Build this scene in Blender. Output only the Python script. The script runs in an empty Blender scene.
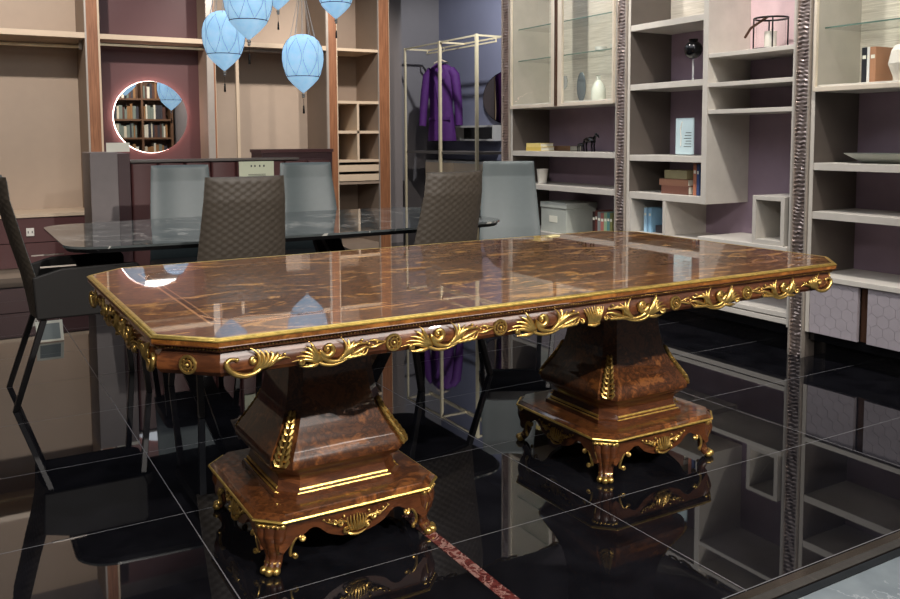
import bpy, math, random
from mathutils import Vector, Matrix
random.seed(7)
S = bpy.context.scene
COL = S.collection
PI = math.pi
R = math.radians

# ------------------------------------------------------------------ camera
cam = bpy.data.cameras.new('camera')
cam.sensor_fit = 'HORIZONTAL'; cam.sensor_width = 36.0
cam.lens = 856.59 / 900 * 36.0
cam.shift_x = (450 - 446.7) / 900
cam.shift_y = (206.9 - 299.5) / 900
cam.clip_start = 0.05
co = bpy.data.objects.new('camera', cam); COL.objects.link(co)
yaw, pitch, roll = -0.5285863, -0.0807635, -0.005409
fw = Vector((-math.sin(yaw) * math.cos(pitch), math.cos(yaw) * math.cos(pitch), math.sin(pitch)))
rt = Vector((math.cos(yaw), math.sin(yaw), 0)); up = rt.cross(fw)
r2 = rt * math.cos(roll) + up * math.sin(roll); u2 = -rt * math.sin(roll) + up * math.cos(roll)
m = Matrix((r2, u2, -fw)).transposed().to_4x4(); m.translation = (0, 0, 1.2216)
co.matrix_world = m
S.camera = co

# ------------------------------------------------------------------ exposure, world
S.view_settings.view_transform = 'Standard'; S.view_settings.look = 'None'
S.view_settings.exposure = 0.0; S.view_settings.gamma = 1.0; S.view_settings.use_curve_mapping = False
W = bpy.data.worlds.new('world'); S.world = W; W.use_nodes = True
W.node_tree.nodes['Background'].inputs[0].default_value = (0.80, 0.86, 1.0, 1)
W.node_tree.nodes['Background'].inputs[1].default_value = 0.25

# ------------------------------------------------------------------ overhead spots: showroom lamps and added fills
def spot(loc, target, power, angle=60, blend=0.5, col=(1, 0.93, 0.82), size=0.04):
    l = bpy.data.lights.new('spot', 'SPOT'); l.energy = power; l.color = col
    l.spot_size = R(angle); l.spot_blend = blend; l.shadow_soft_size = size
    o = bpy.data.objects.new('overhead_spot_light', l); COL.objects.link(o); o.location = loc
    d = Vector(target) - Vector(loc); o.rotation_euler = d.to_track_quat('-Z', 'Y').to_euler()
    return o
WARM = (1, 0.92, 0.85); NEUT = (1, 0.94, 0.87); COOL = (0.88, 0.93, 1.0)
SPOTS = [
    ((0.4, 6.3, 3.35), (0.4, 8.7, 1.7), 270, 96, WARM),
    ((1.95, 6.2, 3.35), (1.95, 8.7, 1.2), 45, 40, WARM),
    ((2.9, 6.3, 3.35), (2.95, 8.7, 1.7), 190, 66, WARM),
    ((3.8, 6.4, 3.35), (3.85, 8.6, 1.7), 180, 56, WARM),
    ((3.1, 4.75, 3.35), (4.3, 5.3, 1.0), 150, 80, NEUT),
    ((3.1, 3.3, 3.35), (4.3, 3.9, 1.0), 150, 80, NEUT),
    ((3.0, 2.0, 3.35), (4.3, 2.6, 1.0), 150, 80, NEUT),
    ((5.0, 8.0, 3.35), (6.0, 10.3, 1.6), 250, 80, COOL),
    ((1.5, -2.3, 3.35), (1.6, 2.4, 0.5), 1250, 42, NEUT),
    ((-1.6, -0.6, 3.35), (1.0, 2.6, 0.5), 420, 50, NEUT),  # added fill from the left
    ((3.2, -1.0, 3.35), (2.4, 2.4, 0.5), 230, 50, NEUT),  # added fill from the right
    ((0.2, 1.6, 3.35), (1.2, 4.4, 0.9), 90, 60, NEUT),
    ((3.4, -0.6, 3.35), (3.75, -2.3, 1.6), 160, 80, WARM),  # added spot to brighten the mirrored bookcase
    ((-1.6, 4.3, 3.35), (0.3, 4.4, 0.7), 60, 40, NEUT),  # added spot to lighten the armchair back from the left
]
def area(loc, target, sx, sy, power, col):  # unseen soft area lights overhead, mostly added fill
    l = bpy.data.lights.new('panel', 'AREA'); l.energy = power; l.color = col; l.shape = 'RECTANGLE'; l.size = sx; l.size_y = sy
    o = bpy.data.objects.new('unseen_area_light', l); COL.objects.link(o); o.location = loc
    d = Vector(target) - Vector(loc); o.rotation_euler = d.to_track_quat('-Z', 'Y').to_euler()
area((1.5, -2.6, 3.4), (1.5, -0.4, 0), 3.6, 1.2, 25, NEUT)  # added soft front fill, no real panel overhead
area((2.3, -1.0, 3.42), (2.3, -0.2, 0), 4.2, 0.8, 95, NEUT)
area((1.2, 3.4, 3.45), (1.2, 3.4, 0), 3.4, 3.4, 60, COOL)  # added cool ambient fill above the tables, no real fixture
area((2.5, 6.6, 3.45), (2.5, 6.6, 0), 4.0, 1.6, 35, COOL)  # added cool ambient fill towards the wardrobes, no real fixture
for loc, tg, pw, an, cl in SPOTS:
    spot(loc, tg, pw, an, 0.6, cl)

# ================================================================== helpers
def nw(name):
    mt = bpy.data.materials.new(name); mt.use_nodes = True
    nt = mt.node_tree; b = nt.nodes['Principled BSDF']
    return mt, nt, b
def setp(b, **k):
    for a, v in k.items():
        b.inputs[a.replace('_', ' ')].default_value = v
def rgb(r, g, b_):
    f = lambda c: ((c / 255) / 12.92) if c / 255 <= 0.04045 else (((c / 255) + 0.055) / 1.055) ** 2.4
    return (f(r), f(g), f(b_), 1)
def N(nt, t, **k):
    n = nt.nodes.new(t)
    for a, v in k.items(): setattr(n, a, v)
    return n
def math_(nt, op, a, b=None, c=None):
    n = N(nt, 'ShaderNodeMath', operation=op)
    for i, v in enumerate((a, b, c)):
        if v is None: continue
        if isinstance(v, (int, float)): n.inputs[i].default_value = v
        else: nt.links.new(v, n.inputs[i])
    return n.outputs[0]
def ramp(nt, fac, stops):
    n = N(nt, 'ShaderNodeValToRGB')
    while len(n.color_ramp.elements) < len(stops): n.color_ramp.elements.new(0.5)
    for e, (p, c) in zip(n.color_ramp.elements, stops): e.position = p; e.color = c
    nt.links.new(fac, n.inputs[0]); return n.outputs[0]
def mixc(nt, fac, a, b):
    n = N(nt, 'ShaderNodeMix', data_type='RGBA')
    for i, v in ((0, fac), (6, a), (7, b)):
        if isinstance(v, (int, float)): n.inputs[i].default_value = v
        elif isinstance(v, tuple): n.inputs[i].default_value = v
        else: nt.links.new(v, n.inputs[i])
    return n.outputs[2]
def coords(nt, scale=(1, 1, 1), rot=(0, 0, 0)):
    t = N(nt, 'ShaderNodeTexCoord'); mp = N(nt, 'ShaderNodeMapping')
    mp.inputs['Scale'].default_value = scale; mp.inputs['Rotation'].default_value = rot
    nt.links.new(t.outputs['Object'], mp.inputs[0]); return mp.outputs[0]
def noise(nt, vec, scale, detail=4, dist=0, rough=0.55):
    n = N(nt, 'ShaderNodeTexNoise'); n.inputs['Scale'].default_value = scale
    n.inputs['Detail'].default_value = detail; n.inputs['Distortion'].default_value = dist
    n.inputs['Roughness'].default_value = rough
    nt.links.new(vec, n.inputs[0]); return n.outputs[0]
def bump(nt, b, h, strength=0.3, dist=0.002):
    n = N(nt, 'ShaderNodeBump'); n.inputs['Strength'].default_value = strength
    n.inputs['Distance'].default_value = dist
    nt.links.new(h, n.inputs['Height']); nt.links.new(n.outputs[0], b.inputs['Normal'])

def plain(name, c, rough=0.5, metal=0.0, var=0.06, scale=9, spec=0.5, coat=0.0, **k):
    mt, nt, b = nw(name)
    v = coords(nt); n = noise(nt, v, scale, 5)
    lo = tuple(x * (1 - var) for x in c[:3]) + (1,); hi = tuple(min(1, x * (1 + var)) for x in c[:3]) + (1,)
    nt.links.new(ramp(nt, n, [(0.3, lo), (0.7, hi)]), b.inputs['Base Color'])
    b.inputs['Roughness'].default_value = rough; b.inputs['Metallic'].default_value = metal
    b.inputs['Specular IOR Level'].default_value = spec; b.inputs['Coat Weight'].default_value = coat
    for a, vv in k.items(): b.inputs[a.replace('_', ' ')].default_value = vv
    return mt

def burl(name, dark, mid, light, scale=1.0, stretch=(1, 1, 1), rough=0.12, coat=1.0, inlay=False):
    mt, nt, b = nw(name)
    v = coords(nt, stretch)
    n1 = noise(nt, v, 5.5 * scale, 8, 1.6, 0.62)
    n2 = noise(nt, v, 22 * scale, 6, 2.5, 0.6)
    s = math_(nt, 'ADD', math_(nt, 'MULTIPLY', n1, 0.72), math_(nt, 'MULTIPLY', n2, 0.28))
    c = ramp(nt, s, [(0.38, dark), (0.455, mid), (0.50, dark), (0.55, mid), (0.60, light), (0.68, mid)])
    if inlay:
        t = N(nt, 'ShaderNodeTexCoord'); sx = N(nt, 'ShaderNodeSeparateXYZ')
        nt.links.new(t.outputs['Object'], sx.inputs[0])
        ax = math_(nt, 'ABSOLUTE', sx.outputs[0]); ay = math_(nt, 'ABSOLUTE', sx.outputs[1])
        dx = math_(nt, 'SUBTRACT', 1.199, ax); dy = math_(nt, 'SUBTRACT', 0.6215, ay)
        dc = math_(nt, 'MULTIPLY', math_(nt, 'SUBTRACT', math_(nt, 'ADD', dx, dy), 0.12), 0.7071)
        d = math_(nt, 'MINIMUM', math_(nt, 'MINIMUM', dx, dy), dc)
        def band(a, w):
            return math_(nt, 'LESS_THAN', math_(nt, 'ABSOLUTE', math_(nt, 'SUBTRACT', d, a)), w)
        c = mixc(nt, math_(nt, 'MULTIPLY', band(0.148, 0.0035), 0.75), c, rgb(196, 140, 92))
        c = mixc(nt, math_(nt, 'MULTIPLY', band(0.168, 0.002), 0.6), c, rgb(196, 140, 92))
        c = mixc(nt, math_(nt, 'MULTIPLY', band(0.158, 0.0065), 0.55), c, rgb(60, 30, 18))
        outer = math_(nt, 'LESS_THAN', d, 0.144)
        c = mixc(nt, math_(nt, 'MULTIPLY', outer, 0.18), c, rgb(120, 72, 38))
    nt.links.new(c, b.inputs['Base Color'])
    setp(b, Specular_IOR_Level=0.25, Roughness=rough + 0.2, Coat_Weight=coat, Coat_Roughness=0.02, Coat_IOR=1.5)
    return mt

def gold(name, c, rough=0.28, dirt=0.5):
    mt, nt, b = nw(name)
    g = N(nt, 'ShaderNodeNewGeometry')
    v = coords(nt); n = noise(nt, v, 60, 4)
    cc = ramp(nt, n, [(0.35, tuple(x * 0.7 for x in c[:3]) + (1,)), (0.6, c)])
    nt.links.new(cc, b.inputs['Base Color'])
    setp(b, Roughness=rough, Metallic=0.9)
    return mt

M = {}
M['burl_top'] = burl('burl_walnut_top', rgb(44, 25, 12), rgb(120, 76, 34), rgb(206, 152, 80), 1.5, (0.5, 1.35, 1), 0.1, 1.0, True)
M['burl'] = burl('burl_walnut', rgb(50, 27, 14), rgb(90, 52, 26), rgb(130, 80, 40), 0.9, (1, 1, 1), 0.12, 1.0)
M['mahog'] = burl('mahogany', rgb(58, 30, 15), rgb(80, 44, 22), rgb(100, 58, 30), 0.7, (0.5, 0.5, 2), 0.15, 0.8)
M['edge_wood'] = burl('edge_walnut', rgb(84, 48, 18), rgb(118, 72, 28), rgb(142, 92, 40), 2.0, (0.6, 0.6, 1), 0.15, 0.8)
M['gold'] = gold('gilt_gold', rgb(200, 166, 96), 0.32)
M['gold_line'] = gold('gold_line', rgb(226, 192, 104), 0.34)
M['gold_dark'] = gold('aged_gold', rgb(150, 116, 62), 0.4)
M['greige'] = plain('greige_lacquer', rgb(196, 190, 181), 0.35)
M['greige_lt'] = plain('pale_lacquer', rgb(208, 202, 193), 0.35)
M['greige_in'] = plain('taupe_interior', rgb(96, 88, 82), 0.5)
M['plum'] = plain('plum_back', rgb(152, 132, 148), 0.5)
M['linen'] = None
M['silver'] = plain('brushed_champagne', rgb(176, 166, 156), 0.38, 0.4)
M['hexdoor'] = plain('lilac_grey_lacquer', rgb(168, 160, 166), 0.4)
M['lining'] = plain('cabinet_lining', rgb(176, 170, 160), 0.5)
M['crinkle'] = plain('crinkled_bronze', rgb(168, 152, 146), 0.28, 0.75)
M['trim_metal'] = plain('polished_trim_metal', rgb(120, 110, 102), 0.12, 0.9)
M['brown_metal'] = plain('bronze_metal', rgb(96, 68, 52), 0.35, 0.6)
M['cream_frame'] = plain('champagne_frame', rgb(222, 210, 192), 0.35, 0.2)
M['wood_ward'] = None
M['beige'] = plain('beige_panel', rgb(180, 160, 141), 0.6, var=0.02)
M['beige_dk'] = plain('warm_grey_panel', rgb(142, 124, 108), 0.6, var=0.03)
M['beige_shelf'] = plain('light_oak_shelf', rgb(204, 182, 156), 0.4, var=0.04)
M['maroon'] = plain('maroon_leather', rgb(84, 49, 48), 0.45, var=0.05)
M['maroon_dk'] = plain('dark_maroon', rgb(66, 42, 44), 0.4)
M['maroon_wall'] = plain('maroon_wall', rgb(88, 54, 54), 0.5, var=0.02)
M['grey_box'] = plain('grey_taupe', rgb(122, 112, 110), 0.5)
M['leather_grey'] = plain('grey_leather', rgb(64, 73, 74), 0.45, var=0.04, scale=30)
M['leather_brown'] = plain('taupe_leather', rgb(54, 47, 39), 0.6, var=0.06, scale=30)
M['leather_dark'] = plain('dark_leather', rgb(20, 18, 17), 0.6, scale=30, spec=0.25)
M['black_metal'] = plain('black_metal', rgb(24, 23, 24), 0.35, 0.5)
M['brass'] = plain('pale_brass', rgb(232, 214, 176), 0.35, 0.3)
M['blue_wall'] = plain('slate_blue_wall', rgb(128, 128, 146), 0.7, var=0.03, scale=3)
M['grey_wall'] = plain('grey_wall', rgb(128, 122, 122), 0.7, var=0.03, scale=3)
M['purple'] = plain('purple_wool', rgb(78, 26, 98), 0.75, var=0.12, scale=20)
M['black'] = plain('black_gloss', rgb(14, 14, 16), 0.15)
M['white'] = plain('white_ceramic', rgb(226, 220, 210), 0.4, var=0.02)
M['paper'] = plain('paper', rgb(224, 222, 206), 0.6, var=0.02)
M['card_green'] = plain('pale_green_card', rgb(206, 208, 180), 0.5, var=0.02)
M['card_blue'] = plain('pale_blue_card', rgb(186, 206, 212), 0.3, var=0.05)
M['storage'] = plain('storage_box_grey', rgb(176, 180, 172), 0.5)
M['ceil'] = plain('dark_ceiling', rgb(72, 69, 74), 0.8)
M['side_wall'] = plain('side_wall', rgb(120, 110, 106), 0.8)
M['ink'] = plain('ink', rgb(60, 62, 60), 0.6)

def glassm(name, col=(0.92, 0.98, 0.96, 1), rough=0.0, ior=1.45, thin=True):
    mt, nt, b = nw(name)
    b.inputs['Base Color'].default_value = col
    if thin:
        tr = N(nt, 'ShaderNodeBsdfTransparent'); tr.inputs[0].default_value = col
        gl = N(nt, 'ShaderNodeBsdfGlossy'); gl.inputs['Roughness'].default_value = 0.02
        fr = N(nt, 'ShaderNodeFresnel'); fr.inputs[0].default_value = ior if name != 'clear_glass' else 1.18
        mx = N(nt, 'ShaderNodeMixShader'); out = nt.nodes['Material Output']
        ge = N(nt, 'ShaderNodeNewGeometry')
        nt.links.new(math_(nt, 'MULTIPLY', fr.outputs[0], math_(nt, 'SUBTRACT', 1.0, ge.outputs['Backfacing'])), mx.inputs[0]); nt.links.new(tr.outputs[0], mx.inputs[1])
        nt.links.new(gl.outputs[0], mx.inputs[2]); nt.links.new(mx.outputs[0], out.inputs[0])
    else:
        setp(b, Transmission_Weight=1.0, Roughness=rough, IOR=ior)
    return mt
M['glass'] = glassm('clear_glass', (0.99, 0.995, 0.99, 1))
M['glass_shelf'] = glassm('shelf_glass', (0.96, 0.975, 0.965, 1), ior=1.5)
M['crystal'] = glassm('crystal', (0.98, 1, 1, 1), ior=1.6)
def _milky(mt, f, col):
    nt = mt.node_tree; out = nt.nodes['Material Output']; src = out.inputs[0].links[0].from_socket
    d = N(nt, 'ShaderNodeBsdfPrincipled'); d.inputs['Base Color'].default_value = col; d.inputs['Roughness'].default_value = 0.1
    mx = N(nt, 'ShaderNodeMixShader'); mx.inputs[0].default_value = f
    nt.links.new(src, mx.inputs[1]); nt.links.new(d.outputs[0], mx.inputs[2]); nt.links.new(mx.outputs[0], out.inputs[0])
_milky(M['crystal'], 0.28, (0.9, 0.93, 0.93, 1))
M['glass_edge'] = plain('green_glass_edge', rgb(96, 122, 112), 0.2)
M['smoke'] = glassm('smoked_glass', (0.35, 0.38, 0.42, 1), ior=1.6)

def mk_linen():
    mt, nt, b = nw('ribbed_linen')
    v = coords(nt, (3, 3, 160)); n = noise(nt, v, 1.5, 4)
    nt.links.new(ramp(nt, n, [(0.35, rgb(186, 178, 164)), (0.65, rgb(220, 213, 200))]), b.inputs['Base Color'])
    b.inputs['Roughness'].default_value = 0.7; return mt
M['linen'] = mk_linen()
def mk_ward():
    mt, nt, b = nw('walnut_upright')
    v = coords(nt, (14, 14, 0.8)); n = noise(nt, v, 5, 6, 0.4)
    nt.links.new(ramp(nt, n, [(0.3, rgb(120, 76, 50)), (0.7, rgb(160, 108, 74))]), b.inputs['Base Color'])
    b.inputs['Roughness'].default_value = 0.45; return mt
M['wood_ward'] = mk_ward()
def emis(name, col, st):
    mt, nt, b = nw(name)
    b.inputs['Base Color'].default_value = col; b.inputs['Emission Color'].default_value = col
    b.inputs['Emission Strength'].default_value = st; return mt
M['led'] = emis('led_strip', (1.0, 0.72, 0.64, 1), 12.0)
def mk_shade():
    mt, nt, b = nw('blue_lantern_fabric')
    v = coords(nt, (1, 1, 1)); n = noise(nt, v, 14, 5)
    c = ramp(nt, n, [(0.3, rgb(146, 192, 226)), (0.7, rgb(172, 212, 242))])
    nt.links.new(c, b.inputs['Base Color']); nt.links.new(c, b.inputs['Emission Color'])
    b.inputs['Emission Strength'].default_value = 0.72; b.inputs['Roughness'].default_value = 0.6; return mt
M['shade'] = mk_shade()
def mk_mirror(name, tint=(0.9, 0.9, 0.9, 1)):
    mt, nt, b = nw(name); setp(b, Base_Color=tint, Metallic=1.0, Roughness=0.01); return mt
M['mirror'] = mk_mirror('mirror_silvering'); M['mirror_dark'] = mk_mirror('bronze_mirror', (0.32, 0.27, 0.26, 1))
def mk_floor():
    mt, nt, b = nw('black_polished_tile')
    t = N(nt, 'ShaderNodeTexCoord'); sx = N(nt, 'ShaderNodeSeparateXYZ'); nt.links.new(t.outputs['Object'], sx.inputs[0])
    def line(o, off, sp, w):
        f = math_(nt, 'FRACT', math_(nt, 'DIVIDE', math_(nt, 'ADD', o, -off + 100 * sp), sp))
        dd = math_(nt, 'MULTIPLY', math_(nt, 'ABSOLUTE', math_(nt, 'SUBTRACT', math_(nt, 'FRACT', math_(nt, 'ADD', f, 0.5)), 0.5)), sp)
        return math_(nt, 'LESS_THAN', dd, w)
    g = math_(nt, 'MAXIMUM', line(sx.outputs[0], 0.624, 1.188, 0.0017), line(sx.outputs[1], 2.147, 0.633, 0.0017))
    n = noise(nt, t.outputs['Object'], 6, 6, 0.5)
    base = ramp(nt, n, [(0.3, rgb(9, 9, 12)), (0.7, rgb(20, 20, 24))])
    nt.links.new(mixc(nt, g, base, rgb(96, 95, 98)), b.inputs['Base Color'])
    nt.links.new(math_(nt, 'MULTIPLY_ADD', g, 0.5, 0.02), b.inputs['Roughness'])
    setp(b, IOR=1.65); return mt
M['floor'] = mk_floor()
def mk_marble(name, a, b_, vein, scale=2.0, rough=0.08, vw=0.03):
    mt, nt, b = nw(name)
    v = coords(nt, (1, 1, 1)); n = noise(nt, v, scale, 7, 0.6)
    c = ramp(nt, n, [(0.3, a), (0.7, b_)])
    n2 = noise(nt, v, scale * 0.8, 6, 1.2)
    ve = math_(nt, 'LESS_THAN', math_(nt, 'ABSOLUTE', math_(nt, 'SUBTRACT', n2, 0.5)), vw * 0.15)
    nt.links.new(mixc(nt, math_(nt, 'MULTIPLY', ve, 0.6), c, vein), b.inputs['Base Color'])
    b.inputs['Roughness'].default_value = rough; return mt
M['marble_floor'] = mk_marble('grey_marble_floor', rgb(92, 100, 106), rgb(118, 126, 131), rgb(140, 146, 150), 3)
M['marble_top'] = mk_marble('grey_marble_glass', rgb(58, 62, 62), rgb(88, 92, 92), rgb(190, 186, 178), 3, 0.03, 0.07)
M['marble_top'].node_tree.nodes['Principled BSDF'].inputs['IOR'].default_value = 1.9
M['red_veined'] = mk_marble('red_veined', rgb(62, 24, 24), rgb(96, 48, 44), rgb(150, 120, 112), 30, 0.12, 0.25)

# ---------------------------------------------------------------- mesh builder
class MB:
    def __init__(s): s.v = []; s.f = []
    def add(s, vs, fs):
        o = len(s.v); s.v += [tuple(x) for x in vs]; s.f += [tuple(i + o for i in f) for f in fs]; return s
    def box(s, x0, x1, y0, y1, z0, z1):
        return s.add([(x0, y0, z0), (x1, y0, z0), (x1, y1, z0), (x0, y1, z0), (x0, y0, z1), (x1, y0, z1), (x1, y1, z1), (x0, y1, z1)],
                     [(0, 3, 2, 1), (4, 5, 6, 7), (0, 1, 5, 4), (1, 2, 6, 5), (2, 3, 7, 6), (3, 0, 4, 7)])
    def cbox(s, c, sx, sy, sz, rz=0, rx=0):
        b = MB().box(-sx / 2, sx / 2, -sy / 2, sy / 2, -sz / 2, sz / 2)
        mt = Matrix.Translation(c) @ Matrix.Rotation(rz, 4, 'Z') @ Matrix.Rotation(rx, 4, 'X')
        return s.add([mt @ Vector(p) for p in b.v], b.f)
    def loft(s, rings, cap=True, closed=True):
        n = len(rings[0]); vs = [p for r in rings for p in r]; fs = []
        for i in range(len(rings) - 1):
            for j in range(n if closed else n - 1):
                a = i * n + j; b = i * n + (j + 1) % n
                fs.append((a, b, b + n, a + n))
        if cap: fs.append(tuple(range(n - 1, -1, -1))); fs.append(tuple(range((len(rings) - 1) * n, len(rings) * n)))
        return s.add(vs, fs)
    def lathe(s, prof, n=32, c=(0, 0, 0), cap=True):
        return s.loft([[(c[0] + r * math.cos(2 * PI * k / n), c[1] + r * math.sin(2 * PI * k / n), c[2] + z) for k in range(n)] for r, z in prof], cap)
    def tube(s, pts, rad, n=8, flat=None):
        pts = [Vector(p) for p in pts]; m_ = len(pts)
        if isinstance(rad, (int, float)): rad = [rad] * m_
        rings = []; prev = None
        for i, p in enumerate(pts):
            t = (pts[min(i + 1, m_ - 1)] - pts[max(i - 1, 0)]).normalized()
            if prev is None:
                a = Vector((0, 0, 1)) if abs(t.z) < 0.9 else Vector((0, 1, 0)); u = t.cross(a).normalized()
            else:
                u = (prev - t * prev.dot(t)).normalized()
            prev = u; w = t.cross(u)
            rings.append([p + (u * math.cos(2 * PI * k / n) + w * math.sin(2 * PI * k / n)) * rad[i] for k in range(n)])
        return s.loft(rings)
    def ball(s, c, r, n=10, sc=(1, 1, 1)):
        rings = []
        for i in range(1, n):
            a = PI * i / n
            rings.append([(c[0] + sc[0] * r * math.sin(a) * math.cos(2 * PI * k / (n * 2)), c[1] + sc[1] * r * math.sin(a) * math.sin(2 * PI * k / (n * 2)), c[2] - sc[2] * r * math.cos(a)) for k in range(n * 2)])
        return s.loft(rings)
    def torus(s, c, R_, r, n=28, k=8, axis='Y', a0=0, a1=2 * PI):
        pts = []
        full = abs(a1 - a0 - 2 * PI) < 1e-6
        rings = []
        for i in range(n if full else n + 1):
            a = a0 + (a1 - a0) * i / n; ring = []
            for j in range(k):
                b = 2 * PI * j / k; rr = R_ + r * math.cos(b); h = r * math.sin(b)
                p = {'Y': (rr * math.cos(a), h, rr * math.sin(a)), 'Z': (rr * math.cos(a), rr * math.sin(a), h), 'X': (h, rr * math.cos(a), rr * math.sin(a))}[axis]
                ring.append((c[0] + p[0], c[1] + p[1], c[2] + p[2]))
            rings.append(ring)
        if full: rings.append(rings[0])
        return s.loft(rings, cap=not full)
    def prism(s, poly, axis, a0, a1):
        # poly: 2D list; axis: extrude axis
        def P(p, a): return {'X': (a, p[0], p[1]), 'Y': (p[0], a, p[1]), 'Z': (p[0], p[1], a)}[axis]
        return s.loft([[P(p, a0) for p in poly], [P(p, a1) for p in poly]])
    def xf(s, mt):
        s.v = [tuple(mt @ Vector(p)) for p in s.v]; return s
    def build(s, name, mat, parent=None, smooth=False, bevel=0, angle=35):
        me = bpy.data.meshes.new(name); me.from_pydata(s.v, [], s.f); me.materials.append(mat)
        import bmesh
        bm = bmesh.new(); bm.from_mesh(me); bmesh.ops.remove_doubles(bm, verts=bm.verts, dist=1e-6)
        bmesh.ops.recalc_face_normals(bm, faces=bm.faces); bm.to_mesh(me); bm.free()
        o = bpy.data.objects.new(name, me); COL.objects.link(o)
        if parent: o.parent = parent
        if smooth:
            for p in me.polygons: p.use_smooth = True
            me.set_sharp_from_angle(angle=R(angle))
        if bevel:
            md = o.modifiers.new('bevel', 'BEVEL'); md.width = bevel; md.segments = 2; md.limit_method = 'ANGLE'; md.angle_limit = R(40)
        return o

def thing(name, label, cat, loc=(0, 0, 0), rz=0, group=None):
    o = bpy.data.objects.new(name, None); COL.objects.link(o); o.location = loc; o.rotation_euler = (0, 0, rz)
    o.empty_display_size = 0.1
    o['label'] = label; o['category'] = cat
    if group: o['group'] = group
    return o
def tag(o, label, cat, group=None):
    o['label'] = label; o['category'] = cat
    if group: o['group'] = group
    return o
def struct(o, label=None):
    o['kind'] = 'structure'
    if label: o['label'] = label
    return o
def kids(o): return [c for c in bpy.data.objects if c.parent == o]
def dup(o, loc=None, rz=None, label=None, parent=None):
    c = o.copy(); COL.objects.link(c)
    if parent: c.parent = parent
    if loc is not None: c.location = loc
    if rz is not None: c.rotation_euler = (0, 0, rz)
    if label: c['label'] = label
    for k in kids(o): dup(k, parent=c)
    return c
def octo(hx, hy, ch, z, cx=0, cy=0):
    return [(cx - hx + ch, cy - hy, z), (cx + hx - ch, cy - hy, z), (cx + hx, cy - hy + ch, z), (cx + hx, cy + hy - ch, z),
            (cx + hx - ch, cy + hy, z), (cx - hx + ch, cy + hy, z), (cx - hx, cy + hy - ch, z), (cx - hx, cy - hy + ch, z)]
def rrect(hx, hy, r, z, n=5, cx=0, cy=0):
    o = []
    for sx, sy, a0 in ((1, -1, -90), (1, 1, 0), (-1, 1, 90), (-1, -1, 180)):
        for k in range(n + 1):
            a = R(a0 + 90 * k / n); o.append((cx + sx * (hx - r) + r * math.cos(a), cy + sy * (hy - r) + r * math.sin(a), z))
    return o

# ================================================================== setting
b = MB().box(-3.2, 6.6, 1.512, 11.4, -0.03, 0.0); struct(b.build('floor', M['floor']), 'black polished tile platform floor with pale joints')
b = MB().box(-3.2, 6.6, 1.50, 1.53, -0.13, -0.031); struct(b.build('trim_1', M['black']))
b = MB().box(-3.2, 6.6, 1.482, 1.511, -0.03, -0.002); struct(b.build('trim_2', M['trim_metal']), 'polished metal edge strip of the platform')
b = MB().box(-3.2, 6.6, 1.478, 1.499, -0.16, -0.031); struct(b.build('trim_3', M['black']))
b = MB().box(-3.2, 6.6, -6.5, 1.477, -0.16, -0.056); struct(b.build('floor', M['marble_floor']), 'grey marble floor in front of the platform')
b = MB().box(1.222, 1.262, 1.53, 2.40, 0.0, 0.0015); struct(b.build('trim_4', M['red_veined']), 'narrow red veined strip on the black floor')  # thin red veined strip laid over the tiles
b = MB().box(-3.3, -3.2, -6.5, 11.4, -0.16, 3.5); struct(b.build('wall_left', M['side_wall']))
b = MB().box(4.46, 4.6, -6.5, 5.98, -0.16, 3.5); struct(b.build('wall_right', M['grey_wall']))
b = MB().box(6.25, 6.4, 5.98, 11.1, 0, 3.5); struct(b.build('wall_right', M['blue_wall']), 'slate blue side wall behind the brass rack')
b = MB().box(4.6, 6.25, 5.9, 5.98, 0, 3.5); struct(b.build('wall_right', M['grey_wall']))
b = MB().box(4.2, 6.25, 10.9, 11.0, 0, 3.5); struct(b.build('wall_back', M['grey_wall']), 'grey back wall left of the blue wall')
b = MB().box(-3.2, 4.2, 9.02, 9.1, 0, 3.5); struct(b.build('wall_back', M['side_wall']))
b = MB().box(4.2, 4.605, 8.9, 9.1, 0, 3.5); struct(b.build('wall_back', M['grey_wall']), 'pale grey wall end beside the wardrobe')
b = MB().box(-3.3, 6.6, -6.6, 11.4, 3.5, 3.6); struct(b.build('ceiling', M['ceil']))
b = MB().box(-3.2, 4.46, -6.6, -6.5, -0.16, 3.5); struct(b.build('wall_front', M['side_wall']))

# ================================================================== main table
TX, TY = 1.584, 2.4925
HX, HY, CH = 1.199, 0.6215, 0.12
table = thing('dining_table', 'long glossy burl walnut dining table with gilt carved apron and two pedestals', 'table', (TX, TY, 0))
def off(inset): return (HX - inset, HY - inset, CH - inset * 0.586)
mb = MB()
prof = [(0.03, 0.760), (0.010, 0.757), (0.004, 0.760), (0.003, 0.7725), (0.006, 0.7760), (0.010, 0.778)]
mb.loft([octo(*off(i), z) for i, z in prof]); mb.build('tabletop', M['burl_top'], table)
# wood edge band
mb = MB(); mb.loft([octo(*off(-0.0005), 0.7600), octo(*off(-0.001), 0.7705)], cap=False); mb.build('edge_band', M['edge_wood'], table)
def ringline(name, inset, z, r, mat, parent, fn=off, n=6):
    p = octo(*fn(inset), z); mb = MB()
    for i in range(8):
        a, b_ = Vector(p[i]), Vector(p[(i + 1) % 8]); mb.tube([a, b_], r, n)
    for q in p: mb.ball(q, r, 5)
    return mb.build(name, mat, parent, smooth=True)
mb = MB(); pr = [(0.0015, 0.7700), (-0.0025, 0.7708), (-0.0035, 0.7730), (-0.0015, 0.7752), (0.001, 0.7750), (0.0022, 0.7772), (0.0075, 0.7789), (0.0125, 0.7785), (0.014, 0.7781)]
mb.loft([octo(*off(i), z) for i, z in pr], cap=False); mb.build('gold_rim', M['gold_line'], table, smooth=True, angle=50)
ringline('lower_molding', 0.002, 0.7585, 0.0028, M['mahog'], table)
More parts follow.
